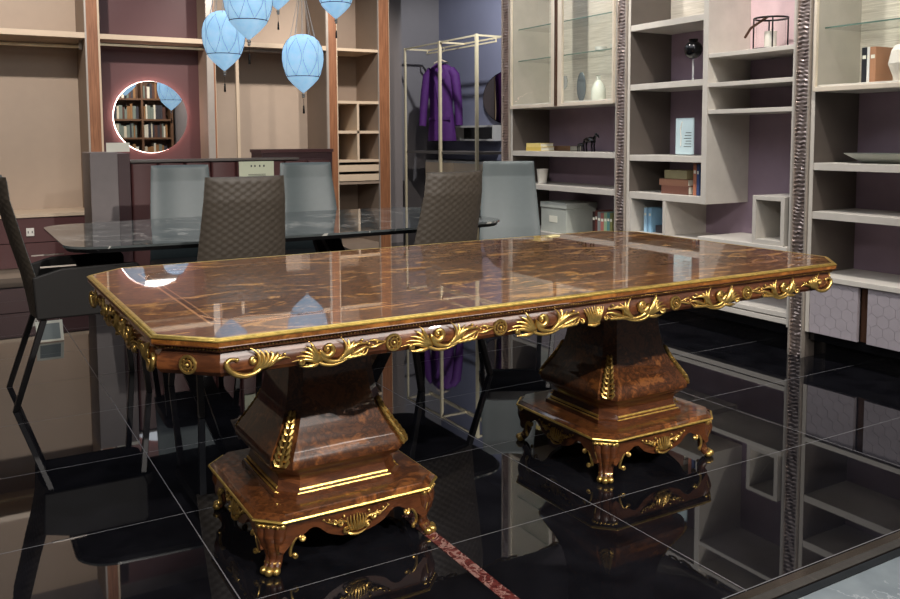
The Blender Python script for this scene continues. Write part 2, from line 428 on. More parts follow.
# beaded molding
mb = MB(); p = octo(*off(0.0105), 0.751)
for i in range(8):
    a, b_ = Vector(p[i]), Vector(p[(i + 1) % 8]); L = (b_ - a).length; k = max(2, int(L / 0.0085))
    for j in range(k):
        q = a.lerp(b_, (j + 0.5) / k); mb.ball(q, 0.0031, 4)
mb.build('bead_molding', M['gold_dark'], table, smooth=True)
mb = MB(); prof = [(0.013, 0.757), (0.013, 0.745), (0.024, 0.742), (0.022, 0.736), (0.014, 0.725), (0.010, 0.712), (0.012, 0.698), (0.020, 0.688), (0.034, 0.683)]
mb.loft([octo(*off(i), z) for i, z in prof]); mb.build('apron', M['mahog'], table, smooth=True, angle=30)

# ---- carved ornament generators in (u, v) plane; w = outward
def taper(n, r, tip=0.15, fat=0.35):
    o = []
    for i in range(n):
        t = i / (n - 1); o.append(r * (tip + (1 - tip) * math.sin(PI * min(1, (t ** 0.8) * 0.5 / fat if t ** 0.8 < fat else 0.5 + 0.5 * (t ** 0.8 - fat) / (1 - fat)))))
    return o
def bez(p0, p1, p2, p3, n=10):
    o = []
    for i in range(n):
        t = i / (n - 1); a = (1 - t) ** 3; b_ = 3 * t * (1 - t) ** 2; c = 3 * t * t * (1 - t); d = t ** 3
        o.append((a * p0[0] + b_ * p1[0] + c * p2[0] + d * p3[0], a * p0[1] + b_ * p1[1] + c * p2[1] + d * p3[1]))
    return o
class Carve:
    def __init__(s): s.mb = MB()
    def stroke(s, pts, rad, lift=0.0, n=7):
        k = len(pts); s.mb.tube([(p[0], -lift - 0.004 * math.sin(PI * i / (k - 1)), p[1]) for i, p in enumerate(pts)], rad, n)
    def ball(s, u, v, r): s.mb.ball((u, -0.002, v), r, 6)
    def spiral(s, cu, cv, r0, turns, a0, sgn, rad, tail=None):
        pts = []; n = int(14 * turns) + 4
        for i in range(n):
            t = i / (n - 1); rr = r0 * (0.12 + 0.88 * t); a = a0 + sgn * 2 * PI * turns * (1 - t)
            pts.append((cu + rr * math.cos(a), cv + rr * math.sin(a)))
        if tail: pts += tail
        k = len(pts); rads = [rad * (0.65 + 0.5 * math.sin(PI * i / (k - 1))) if i < k - 3 else rad * (0.5 - 0.15 * (i - k + 3)) for i in range(k)]
        s.stroke(pts, rads, 0.003); s.ball(cu, cv, rad * 1.25)
def scroll_piece(L, H, lead=True):
    """bowl-shaped acanthus scroll, u from 0 to L, v centred"""
    c = Carve(); X = lambda u: u * L; Y = lambda v: v * H; r = 0.0041 * (H / 0.05)
    # volute and bowl
    cu, cv = X(0.45), Y(0.12); r0 = H * 0.30
    tail = bez((cu - r0, cv), (cu - r0 * 1.1, cv - r0 * 1.5), (X(0.55), Y(-0.62)), (X(0.78), Y(-0.18)), 10)[1:]
    pts = []
    for i in range(20):
        t = i / 19; rr = r0 * (0.15 + 0.85 * t); a = PI - 2 * PI * 1.3 * (1 - t) * -1
        pts.append((cu + rr * math.cos(a), cv + rr * math.sin(a)))
    pts += tail; k = len(pts)
    c.stroke(pts, [r * (0.6 + 0.7 * math.sin(PI * (i / (k - 1)) ** 1.3)) for i in range(k)], 0.003)
    c.ball(cu, cv, r * 1.3)
    # flame leaves rising to the right
    for j in range(5):
        t = j / 4
        c.stroke(bez((X(0.55 + 0.05 * j), Y(-0.42 + 0.05 * j)), (X(0.72), Y(-0.25 + 0.1 * j)), (X(0.72 + 0.02 * j), Y(0.25)), (X(0.62 + 0.09 * j), Y(0.5 - 0.09 * j)), 9), taper(9, r * 1.15), 0.002 + 0.001 * j)
    c.stroke(bez((X(0.7), Y(-0.3)), (X(0.85), Y(-0.15)), (X(0.95), Y(0.1)), (X(1.0), Y(-0.05)), 8), taper(8, r), 0.001)
    c.stroke(bez((X(0.28), Y(-0.1)), (X(0.34), Y(-0.62)), (X(0.6), Y(-0.66)), (X(0.8), Y(-0.2)), 12), taper(12, r * 0.9), 0.0)
    for j in range(4):
        c.stroke(bez((X(0.66 + 0.06 * j), Y(-0.28 + 0.04 * j)), (X(0.74 + 0.06 * j), Y(-0.42)), (X(0.80 + 0.05 * j), Y(-0.30)), (X(0.84 + 0.05 * j), Y(-0.12 + 0.02 * j)), 7), taper(7, r * 0.8), 0.0)
    c.ball(X(0.9), Y(0.28), r * 0.8); c.ball(X(0.96), Y(0.18), r * 0.65)
    if lead:
        c.spiral(X(0.12), Y(-0.22), H * 0.13, 1.1, 0.3, -1, r * 0.75)
        for j in range(3):
            c.stroke(bez((X(0.36), Y(-0.36)), (X(0.28), Y(-0.5)), (X(0.2), Y(-0.46 + 0.04 * j)), (X(0.10 + 0.06 * j), Y(-0.42 + 0.03 * j)), 7), taper(7, r * 0.8), 0.0)
        for j in range(5):
            c.stroke(bez((X(0.38), Y(-0.32)), (X(0.26), Y(-0.3 + 0.06 * j)), (X(0.18 + 0.02 * j), Y(-0.05 + 0.12 * j)), (X(0.0 + 0.055 * j), Y(-0.2 + 0.17 * j)), 9), taper(9, r * 1.05), 0.001 + 0.001 * j)
        c.stroke(bez((X(0.38), Y(-0.34)), (X(0.3), Y(-0.1)), (X(0.28), Y(0.3)), (X(0.22), Y(0.5)), 9), taper(9, r * 1.2), 0.003)
    return c
def end_scroll(L, H):
    c = Carve(); r = 0.0046 * (H / 0.05)
    pts = bez((0.16 * L, 0.18 * H), (0.0, 0.34 * H), (-0.06 * L, 0.1 * H), (0.02 * L, -0.15 * H), 8) + bez((0.02 * L, -0.15 * H), (0.15 * L, -0.55 * H), (0.42 * L, -0.6 * H), (0.58 * L, -0.1 * H), 10)[1:]
    k = len(pts); c.stroke(pts, [r * (0.5 + 0.8 * math.sin(PI * i / (k - 1))) for i in range(k)], 0.003); c.ball(0.15 * L, 0.17 * H, r)
    for j in range(5):
        c.stroke(bez(((0.38 + 0.05 * j) * L, (-0.42 + 0.04 * j) * H), ((0.52 + 0.05 * j) * L, -0.1 * H), ((0.56 + 0.06 * j) * L, 0.25 * H), ((0.36 + 0.10 * j) * L, (0.56 - 0.07 * j) * H), 9), taper(9, r * 1.15), 0.001 * j)
    c.spiral(0.4 * L, 0.08 * H, 0.16 * H, 1.1, 0.5, 1, r * 0.8)
    c.stroke(bez((0.5 * L, -0.3 * H), (0.7 * L, -0.05 * H), (0.9 * L, 0.2 * H), (1.0 * L, -0.1 * H), 9), taper(9, r), 0)
    for j in range(4): c.ball((0.68 + 0.07 * j) * L, 0.12 * H + 0.03 * H * (j % 2), r * 0.7)
    return c
def rosette_c(r):
    c = Carve(); c.mb.torus((0, -0.002, 0), r, r * 0.22, 20, 6, 'Y')
    c.mb.torus((0, -0.004, 0), r * 0.52, r * 0.15, 18, 6, 'Y')
    for j in range(8):
        a = 2 * PI * j / 8; c.mb.ball((0.76 * r * math.cos(a), -0.002, 0.76 * r * math.sin(a)), r * 0.10, 5)
    c.mb.ball((0, -0.006, 0), r * 0.25, 6); return c
def tail_c(L, H):
    c = Carve(); r = 0.0042 * H / 0.05
    for j in range(5): c.ball((j + 0.3) * L / 5, 0.06 * H * (-1) ** j, r * (1.1 - 0.1 * j))
    c.stroke(bez((0, -0.15 * H), (0.3 * L, -0.3 * H), (0.7 * L, 0.1 * H), (L, -0.05 * H)), taper(10, r), 0)
    c.stroke(bez((0.1 * L, 0.2 * H), (0.4 * L, 0.35 * H), (0.6 * L, 0.0), (L, 0.1 * H)), taper(10, r * 0.9), 0); return c
def palmette_c(W_, H):
    c = Carve()
    for j in range(9):
        a = (j - 4) / 4
        c.stroke(bez((a * 0.28 * W_, -0.55 * H), (a * 0.2 * W_, -0.1 * H), (a * 0.45 * W_, 0.2 * H), (a * 0.5 * W_, (0.62 - 0.12 * abs(a)) * H), 8), taper(8, 0.0042, 0.3), 0.006 - 0.003 * abs(a))
    for s_ in (-1, 1): c.spiral(s_ * 0.62 * W_, -0.25 * H, 0.17 * H, 1.0, PI / 2, s_, 0.003)
    c.stroke([(-0.3 * W_, -0.55 * H), (0, -0.62 * H), (0.3 * W_, -0.55 * H)], [0.003, 0.005, 0.003], 0.003)
    return c
ZO = 0.713
def place(c, name, mt, mat=None, flip=False, parent=table, label=None):
    if not isinstance(c, bpy.types.Object):
        o = c.mb.build(name, mat or M['gold'], parent, smooth=True, angle=60)
    else:
        o = c.copy(); COL.objects.link(o); o.parent = parent
    o.matrix_local = mt @ (Matrix.Scale(-1, 4, (1, 0, 0)) if flip else Matrix.Identity(4))
    return o
def onside(cx, cy, rz, u, z): return Matrix.Translation((cx, cy, 0)) @ Matrix.Rotation(rz, 4, 'Z') @ Matrix.Translation((u, 0, z))
pe = end_scroll(0.152, 0.060); p1 = scroll_piece(0.20, 0.063); p2 = scroll_piece(0.232, 0.066); p3 = scroll_piece(0.25, 0.068)
tl = tail_c(0.055, 0.042); ro = rosette_c(0.019); pal = palmette_c(0.072, 0.046)
tilt = 0.0
objs = {}
def put(key, c, name, side, u, flip=False, z=ZO):
    src = objs.get(key, c)
    cx, cy, rz = side
    o = place(src, name, onside(cx, cy, rz, u, z), flip=flip)
    if key not in objs: objs[key] = o
    return o
front = (0, -(HY - 0.012), 0); backs = (0, HY - 0.012, PI); lefts = (-(HX - 0.012), 0, -PI / 2); rights = (HX - 0.012, 0, PI / 2)
for side in (front, backs):
    for s_ in (-1, 1):
        fl = s_ > 0
        f = lambda u: (u - 1.079) * -s_ if fl else (u - 1.079)
        put('pe', pe, 'acanthus_scroll', side, f(0.02), fl)
        put('p1', p1, 'acanthus_scroll', side, f(0.172), fl)
        put('tl', tl, 'berry_spray', side, f(0.367), fl, ZO + 0.004)
        put('ro', ro, 'rosette', side, f(0.438), fl, ZO + 0.001)
        put('p2', p2, 'acanthus_scroll', side, f(0.46), fl)
        put('tl', tl, 'berry_spray', side, f(0.69), fl, ZO + 0.002)
        put('ro', ro, 'rosette', side, f(0.757), fl, ZO + 0.001)
        put('p3', p3, 'acanthus_scroll', side, f(0.782), fl)
    put('pal', pal, 'palmette', side, 0, False, ZO - 0.002)
for side in (lefts, rights):
    for s_ in (-1, 1):
        fl = s_ > 0
        f = lambda u: (u - 0.5015) * -s_ if fl else (u - 0.5015)
        put('pe', pe, 'acanthus_scroll', side, f(0.02), fl)
        put('tl', tl, 'berry_spray', side, f(0.17), fl, ZO + 0.004)
        put('p3', p3, 'acanthus_scroll', side, f(0.215), fl)
    put('pal', pal, 'palmette', side, 0, False, ZO - 0.002)
cc = CH / 2
for sx in (-1, 1):
    for sy in (-1, 1):
        rz = {(-1, -1): -PI / 4, (1, -1): PI / 4, (1, 1): 3 * PI / 4, (-1, 1): -3 * PI / 4}[(sx, sy)]
        d = 0.012 * 0.7071
        put('ro', ro, 'rosette', (sx * (HX - cc - d), sy * (HY - cc - d), rz), 0, False, ZO)
# marquetry scrolls in the corners of the top
for sx in (-1, 1):
    for sy in (-1, 1):
        mb = MB()
        for a, b_, c_, d_, in (((0.15, 0.30), (0.16, 0.2), (0.2, 0.22), (0.22, 0.17)), ((0.22, 0.17), (0.25, 0.12), (0.32, 0.2), (0.40, 0.15)), ((0.2, 0.2), (0.3, 0.26), (0.33, 0.12), (0.46, 0.16)), ((0.24, 0.15), (0.34, 0.1), (0.36, 0.22), (0.5, 0.15))):
            pts = bez(a, b_, c_, d_, 14)
            rr = taper(14, 0.0045, 0.2)
            prev = None; vs = []
            for i, p in enumerate(pts):
                q0 = pts[max(i - 1, 0)]; q1 = pts[min(i + 1, 13)]; t = Vector((q1[0] - q0[0], q1[1] - q0[1])).normalized(); nn = Vector((-t.y, t.x)) * rr[i]
                vs.append((p[0] + nn.x, p[1] + nn.y)); vs.append((p[0] - nn.x, p[1] - nn.y))
            V3 = [(sx * (HX - x), sy * (HY - y), 0.7783) for x, y in vs]
            mb.add(V3, [(2 * i, 2 * i + 1, 2 * i + 3, 2 * i + 2) for i in range(13)])
        mb.build('marquetry_scroll', plain('maple_inlay', rgb(190, 130, 80), 0.25, coat=1.0) if sx < 0 and sy < 0 else bpy.data.materials['maple_inlay'], table)

# ---- pedestals
_k = [(0.26, 0.219), (0.274, 0.222), (0.29, 0.2215), (0.31, 0.212), (0.335, 0.196), (0.37, 0.175), (0.41, 0.157), (0.45, 0.146), (0.50, 0.138), (0.56, 0.134), (0.62, 0.133), (0.70, 0.135), (0.75, 0.136)]
CPR = []
for _i in range(1, len(_k) - 2):
    p0, p1, p2, p3 = _k[_i - 1:_i + 3]
    for _t in (0, 0.25, 0.5, 0.75):
        z = p1[0] + (p2[0] - p1[0]) * _t
        h = 0.5 * (2 * p1[1] + (p2[1] - p0[1]) * _t + (2 * p0[1] - 5 * p1[1] + 4 * p2[1] - p3[1]) * _t ** 2 + (3 * p1[1] - p0[1] - 3 * p2[1] + p3[1]) * _t ** 3)
        CPR.append((z, h))
CPR.append((0.70, 0.135))
def make_pedestal(px, py):
    prt = lambda mb, n, mat, **k: mb.build(n, mat, table, **k).__setattr__('location', (px, py, 0))
    O = octo
    col = MB(); pr = CPR
    col.loft([O(h, h, h * 0.2 + 0.006, z) for z, h in pr]); prt(col, 'pedestal_column', M['burl'], smooth=True, angle=25)
    sk = MB(); pr = [(0.176, 0.207), (0.19, 0.207), (0.192, 0.196), (0.205, 0.19), (0.225, 0.186), (0.24, 0.190), (0.252, 0.200), (0.262, 0.214), (0.2745, 0.222)]
    sk.loft([O(h, h, 0.05, z) for z, h in pr]); prt(sk, 'pedestal_foot_molding', M['mahog'], smooth=True, angle=25)
    for z, h, r in ((0.2, 0.1925, 0.0045), (0.191, 0.200, 0.003)):
        mb = MB(); p = O(h, h, 0.05, z)
        for i in range(0, 8, 2): mb.tube([p[i], p[i + 1]], r, 6)
        prt(mb, 'gold_line', M['gold_line'], smooth=True)
    bs = MB(); pr = [(0.130, 0.275), (0.150, 0.277), (0.154, 0.290), (0.160, 0.294), (0.166, 0.290), (0.170, 0.284), (0.176, 0.279)]
    bs.loft([O(h, h, 0.062, z) for z, h in pr]); prt(bs, 'base_plinth', M['burl'], smooth=True, angle=25)
    mb = MB(); p = O(0.2935, 0.2935, 0.062, 0.1595)
    for i in range(8): mb.tube([p[i], p[(i + 1) % 8]], 0.0045, 6); mb.ball(p[i], 0.0045, 5)
    prt(mb, 'gold_line', M['gold_line'], smooth=True)
    # scalloped aprons
    hw = 0.235
    prof = [(-hw, 0.145), (-hw, 0.07)]
    for i in range(41):
        t = -1 + 2 * i / 40; a = abs(t)
        if a < 0.42: z = 0.068 + 0.024 * (a / 0.42) ** 2
        elif a < 0.75: z = 0.092 + 0.024 * math.sin(PI * (a - 0.42) / 0.33) + 0.006 * (a - 0.42) / 0.33
        else: z = 0.102 - 0.04 * ((a - 0.75) / 0.25) ** 1.5
        prof.append((t * (hw - 0.012), z))
    prof += [(hw, 0.07), (hw, 0.145)]
    for k in range(4):
        rz = k * PI / 2
        mb = MB(); mb.prism(prof, 'Y', -0.276, -0.258); mb.xf(Matrix.Rotation(rz, 4, 'Z')); prt(mb, 'scalloped_apron', M['mahog'])
        # cartouche
        c = Carve()
        for j in range(7):
            a = (j - 3) / 3; c.stroke(bez((a * 0.008, -0.022), (a * 0.02, -0.015), (a * 0.03, 0.0), (a * 0.024, 0.024 - 0.008 * abs(a)), 7), taper(7, 0.0045, 0.3), 0.004 * (1 - abs(a)))
        for s_ in (-1, 1):
            c.spiral(s_ * 0.03, -0.012, 0.011, 1.1, 0, s_, 0.003)
            c.spiral(s_ * 0.045, 0.008, 0.01, 1.1, 1, -s_, 0.0028)
            c.spiral(s_ * 0.062, 0.012, 0.007, 1.0, 2, s_, 0.0024)
            c.stroke(bez((s_ * 0.02, 0.0), (s_ * 0.04, 0.02), (s_ * 0.07, 0.0), (s_ * 0.088, 0.022)), taper(10, 0.0035), 0)
            c.ball(s_ * 0.075, 0.02, 0.004); c.ball(s_ * 0.035, 0.022, 0.004); c.ball(s_ * 0.09, 0.024, 0.0035)
        c.stroke(bez((-0.03, -0.022), (-0.01, -0.032), (0.01, -0.032), (0.03, -0.022)), taper(10, 0.004), 0.002)
        c.mb.xf(Matrix.Rotation(rz, 4, 'Z') @ Matrix.Translation((0, -0.2765, 0.105)) @ Matrix.Scale(1.14, 4)); prt(c.mb, 'gilt_cartouche', M['gold'], smooth=True)
        for s_ in (-1, 1):
            c = Carve(); pts = []
            base = bez((0.0, -0.032), (-0.004, -0.012), (0.006, 0.008), (0.026, 0.012), 8)
            c.stroke(base, [0.0035] * 8, 0); c.spiral(0.0265, 0.003, 0.009, 0.9, PI / 2, 1, 0.0035); c.spiral(0.007, -0.034, 0.007, 0.9, PI, -1, 0.0033)
            mt = Matrix.Rotation(rz, 4, 'Z') @ Matrix.Translation((s_ * -0.200, -0.268, 0.092)) @ Matrix.Scale(1.35, 4)
            if s_ < 0: mt = Matrix.Rotation(rz, 4, 'Z') @ Matrix.Translation((0.200, -0.268, 0.092)) @ Matrix.Scale(1.35, 4) @ Matrix.Scale(-1, 4, (1, 0, 0))
            c.mb.xf(mt); prt(c.mb, 'gilt_bracket', M['gold'], smooth=True)
    # legs at chamfered corners
    for k in range(4):
        rz = k * PI / 2 + PI / 4   # local -Y points outward along diagonal
        RM = Matrix.Rotation(rz, 4, 'Z')
        mb = MB()
        path = [(0.335, 0.148), (0.346, 0.135), (0.352, 0.115), (0.346, 0.09), (0.336, 0.065), (0.334, 0.045), (0.342, 0.028), (0.352, 0.016)]
        for j in (-1, 0, 1):
            rr = [0.020, 0.0205, 0.0195, 0.017, 0.0145, 0.0125, 0.012, 0.011]
            sp = [0.026, 0.026, 0.025, 0.021, 0.017, 0.014, 0.014, 0.015]
            mb.tube([(j * s2, -p[0] - (0.006 if j == 0 else 0), p[1]) for p, s2 in zip(path, sp)], rr, 10)
        mb.xf(RM); o = mb.build('pedestal_leg', M['mahog'], table, smooth=True, angle=60); o.location = (px, py, 0)
        mb = MB()
        for j in (-1, 0, 1): mb.ball((j * 0.019, -0.362 - (0.006 if j == 0 else 0), 0.0135), 0.0135 if j == 0 else 0.0115, 8, (1, 1.2, 1))
        mb.tube([(-0.024, -0.346, 0.03), (0, -0.356, 0.031), (0.024, -0.346, 0.03)], 0.004, 6)
        mb.xf(RM); q = mb.build('gilt_toe', M['gold'], o, smooth=True)
        mb = MB()
        mb.tube([(-0.036, -0.354, 0.143), (0, -0.366, 0.144), (0.036, -0.354, 0.143)], [0.0075, 0.006, 0.0075], 8)
        mb.ball((-0.037, -0.355, 0.142), 0.010, 7); mb.ball((0.037, -0.355, 0.142), 0.010, 7)
        for j in range(5): mb.ball(((j - 2) * 0.014, -0.368, 0.143), 0.0055, 5)
        mb.tube([(-0.036, -0.358, 0.135), (-0.034, -0.364, 0.11), (-0.03, -0.358, 0.085)], [0.004, 0.004, 0.002], 6)
        mb.xf(RM); mb.build('gilt_capital', M['gold'], o, smooth=True)
    # acanthus corner mounts on the column chamfers
    for k in range(4):
        rz = k * PI / 2 + PI / 4; c = MB()
        def rad(z):
            pr = CPR
            for (z0, h0), (z1, h1) in zip(pr, pr[1:]):
                if z <= z1:
                    t = (z - z0) / (z1 - z0); h = h0 + (h1 - h0) * t; break
            ch = h * 0.2 + 0.006
            return math.sqrt(2) * (h - ch / 2), ch * 0.7071
        zs = [0.282 + 0.015 * i for i in range(10)]
        c.tube([(0, -rad(z)[0] - 0.003, z) for z in zs], [0.005, 0.0055, 0.005, 0.005, 0.0045, 0.004, 0.0035, 0.003, 0.003, 0.002], 6)
        for i, z in enumerate(zs[:-1]):
            R0, w = rad(z); w *= (1.0 - 0.07 * i); z1 = min(z + 0.022, 0.42); R1 = rad(z1)[0]
            for s_ in (-1, 1):
                c.tube([(0, -R0 - 0.003, z), (s_ * w * 0.40, -R0 - 0.005, z + 0.003), (s_ * w * 0.62, -(R0 + R1) / 2 - 0.004, (z + z1) / 2 + 0.003), (s_ * w * 0.48, -R1 - 0.003, z1)], [0.0035, 0.0058, 0.0058, 0.003], 6)
        c.xf(Matrix.Rotation(rz, 4, 'Z')); prt(c, 'acanthus_mount', M['gold_dark'] if False else M['gold'], smooth=True)
make_pedestal(0.990 - TX, 2.505 - TY)
make_pedestal(2.218 - TX, 2.515 - TY)

# ================================================================== glass-topped marble table
gt = thing('marble_table', 'grey veined marble glass-topped table with black crossed legs behind the carved table', 'table', (1.63, 4.68, 0))
def gtop(z, s=1.0):
    pts = []
    hx, hy, r = 1.185, 0.59, 0.16
    for sx, sy, a0 in ((1, -1, -90), (1, 1, 0), (-1, 1, 90), (-1, -1, 180)):
        for k in range(7):
            a = R(a0 + 15 * k); x = sx * (hx - r) + r * math.cos(a); y = sy * (hy - r) + r * math.sin(a)
            y += (0.07 * (1 - (x / hx) ** 2)) * (1 if sy > 0 else -1) * (1 if abs(x) < hx else 0)
            pts.append((x * s, y * s, z))
        if sy > 0 and sx > 0 or sx < 0 and sy < 0:
            for k in range(1, 12):
                x = (hx - r) * (1 - 2 * k / 12) * (1 if sy > 0 else -1); y = (hy + 0.07 * (1 - (x / hx) ** 2)) * sy; pts.append((x * s, y * s, z))
    return pts
MB().loft([gtop(0.731), gtop(0.742)]).build('tabletop', M['marble_top'], gt)
MB().loft([gtop(0.712, 0.985), gtop(0.7305, 0.995)]).build('top_support', M['black_metal'], gt)
for sx in (-1, 1):
    for sy in (-1, 1):
        mb = MB(); a = Vector((sx * 0.25, sy * 0.05, 0.71)); b_ = Vector((sx * 0.52, sy * 0.30, 0.0))
        mb.loft([[(a.x - 0.05, a.y - 0.03, a.z), (a.x + 0.05, a.y - 0.03, a.z), (a.x + 0.05, a.y + 0.03, a.z), (a.x - 0.05, a.y + 0.03, a.z)],
                 [(b_.x - 0.03, b_.y - 0.02, b_.z), (b_.x + 0.03, b_.y - 0.02, b_.z), (b_.x + 0.03, b_.y + 0.02, b_.z), (b_.x - 0.03, b_.y + 0.02, b_.z)]])
        mb.build('leg', M['black_metal'], gt)

# ================================================================== chairs
def back_profile(z):
    # y of the back shell centre line at height z (chair faces +y)
    pts = [(0.40, -0.20), (0.50, -0.215), (0.60, -0.235), (0.72, -0.268), (0.85, -0.30), (0.95, -0.325), (1.06, -0.335)]
    for (z0, y0), (z1, y1) in zip(pts, pts[1:]):
        if z <= z1: t = (z - z0) / (z1 - z0); return y0 + (y1 - y0) * t
    return pts[-1][1]
def back_half(z):
    return 0.178 + (1.06 - z) / 0.66 * 0.045
def make_chair(label, arms=False):
    t = thing('dining_chair', label, 'chair', group='leather dining chairs around the marble table')
    nu, nz = 76, 110
    def sheet(side, quilt):
        vs = []
        for j in range(nz + 1):
            z = 0.40 + 0.655 * j / nz
            for i in range(nu + 1):
                u = -1 + 2 * i / nu; hw = back_half(z); edge = max(abs(u), 0)
                bul = 0.019 * (1 - abs(u) ** 6) * (1 - max(0, (z - 1.03) / 0.025) ** 2 * 0.6 if z > 1.03 else 1)
                if quilt:
                    s1 = (u * hw / 0.024 + z / 0.0165); s2 = (u * hw / 0.024 - z / 0.0165)
                    q = abs(math.sin(s1 * PI / 2)) * abs(math.sin(s2 * PI / 2)); bul += 0.0032 * (q ** 0.6) - 0.003
                y = back_profile(z) + side * bul - 0.03 * (1 - u * u) * 1.0 + 0.015
                vs.append((u * hw, y, z))
        fs = [(j * (nu + 1) + i, j * (nu + 1) + i + 1, (j + 1) * (nu + 1) + i + 1, (j + 1) * (nu + 1) + i) for j in range(nz) for i in range(nu)]
        return vs, fs
    mb = MB(); v1, f1 = sheet(-1, True); n1 = len(v1)
    mb.add(v1, f1); v2 = []
    for (x, y, z) in v1:
        u = x / back_half(z); v2.append((x, back_profile(z) - 0.03 * (1 - u * u) + 0.015, z))
    mb.add(v2, f1)
    rim = [i for i in range(nu + 1)] + [(j) * (nu + 1) + nu for j in range(1, nz + 1)] + [nz * (nu + 1) + i for i in range(nu - 1, -1, -1)] + [j * (nu + 1) for j in range(nz - 1, 0, -1)]
    mb.f += [(rim[k], rim[(k + 1) % len(rim)], rim[(k + 1) % len(rim)] + n1, rim[k] + n1) for k in range(len(rim))]
    mb.build('quilted_back', M['leather_brown'], t, smooth=True, angle=70)
    mb = MB(); v1, f1 = sheet(1, False); mb.add([(x, y + 0.0012, z) for x, y, z in v1], f1); v2b = [(x, y + 0.0012, z) for x, y, z in v2]; mb.add(v2b, f1)
    mb.f += [(rim[k], rim[(k + 1) % len(rim)], rim[(k + 1) % len(rim)] + n1, rim[k] + n1) for k in range(len(rim))]
    mb.build('backrest', M['leather_grey'], t, smooth=True, angle=70)
    mb = MB(); 
    for z0, z1, rr in ((0.40, 0.475, 0),):
        mb.loft([rrect(0.205, 0.215, 0.05, 0.402, cy=0.035), rrect(0.222, 0.232, 0.05, 0.412, cy=0.035), rrect(0.224, 0.234, 0.05, 0.455, cy=0.035), rrect(0.212, 0.222, 0.05, 0.474, cy=0.035), rrect(0.15, 0.16, 0.05, 0.480, cy=0.035)])
    mb.build('seat', M['leather_dark'], t, smooth=True, angle=50)
    for sx in (-1, 1):
        for sy, y0, y1 in ((1, 0.22, 0.255), (-1, -0.19, -0.325)):
            mb = MB(); a = (sx * 0.195, y0, 0.404); b_ = (sx * 0.225, y1, 0.0)
            mb.loft([[(a[0] - 0.016, a[1] - 0.014, a[2]), (a[0] + 0.016, a[1] - 0.014, a[2]), (a[0] + 0.016, a[1] + 0.014, a[2]), (a[0] - 0.016, a[1] + 0.014, a[2])],
                     [(b_[0] - 0.013, b_[1] - 0.013, b_[2]), (b_[0] + 0.013, b_[1] - 0.013, b_[2]), (b_[0] + 0.013, b_[1] + 0.013, b_[2]), (b_[0] - 0.013, b_[1] + 0.013, b_[2])]])
            mb.build('leg', M['black_metal'], t, bevel=0.003)
    if arms:
        for sx in (-1, 1):
            mb = MB(); pf = [(-0.225, 0.405), (0.22, 0.405), (0.235, 0.45), (0.235, 0.62), (0.215, 0.64), (-0.11, 0.635), (-0.235, 0.60)]
            mb.prism(pf, 'X', sx * 0.215 - (0.018 if sx > 0 else 0.0), sx * 0.215 + (0.018 if sx < 0 else 0.0))
            mb.v = [(x + sx * 0.02, y, z) for x, y, z in mb.v]
            mb.build('armrest', M['leather_dark'], t, bevel=0.008)
            mb = MB().box(sx * 0.226 - 0.004, sx * 0.226 + 0.004, -0.20, -0.05, 0.642, 0.648)  # pale strip stands in for the glint on the arm top
            mb.build('arm_glint', M['silver'], t)
    return t
c1 = make_chair('dining chair with quilted taupe back in front of the marble table, nearest its left end')
c1.location = (1.145, 4.05, 0); c1.rotation_euler = (0, 0, 0)
dup(c1, (2.11, 3.93, 0), R(9), 'dining chair with quilted taupe back in front of the marble table, nearest its right end')
dup(c1, (1.28, 5.30, 0), PI - 0.06, 'grey-fronted dining chair behind the marble table, the one below the round mirror')
dup(c1, (2.12, 5.30, 0), PI - 0.1, 'grey-fronted dining chair behind the marble table, beside the narrow shelf column')
dup(c1, (3.25, 4.68, 0), PI / 2 + R(62), 'grey-fronted dining chair at the right end of the marble table')
ca = make_chair('dark armchair with quilted outer back at the left end of the marble table', True)
ca.location = (0.548, 4.475, 0); ca.rotation_euler = (0, 0, -PI / 2)

# ================================================================== shelving along the right wall
XF, XB = 4.05, 4.44
def bx(y0, y1, z0, z1, x0=XF, x1=XB): return MB().box(x0, x1, y0, y1, z0, z1)
ZT = 2.95
def hexdoor(parent, y0, y1, z0, z1):
    d = bx(y0, y1, z0, z1, XF + 0.004, XF + 0.022).build('door', M['hexdoor'], parent)
    r = 0.037; mb = MB(); j = 0; z = z0 - r
    while z < z1 + r:
        y = y0 - r + (r * 0.866 if j % 2 else 0)
        while y < y1 + r:
            poly = []
            for k in range(6):
                a = PI / 6 + k * PI / 3; poly.append((y + (r - 0.0009) * math.cos(a), z + (r - 0.0009) * math.sin(a)))
            poly = [(min(max(p[0], y0 + 0.001), y1 - 0.001), min(max(p[1], z0 + 0.001), z1 - 0.001)) for p in poly]
            w = max(p[0] for p in poly) - min(p[0] for p in poly); hgt = max(p[1] for p in poly) - min(p[1] for p in poly)
            if w > 0.004 and hgt > 0.004: mb.prism(poly, 'X', XF + 0.001, XF + 0.004)
            y += r * 1.732
        z += r * 1.5; j += 1
    mb.build('hexagon_relief', M['hexdoor'], d)
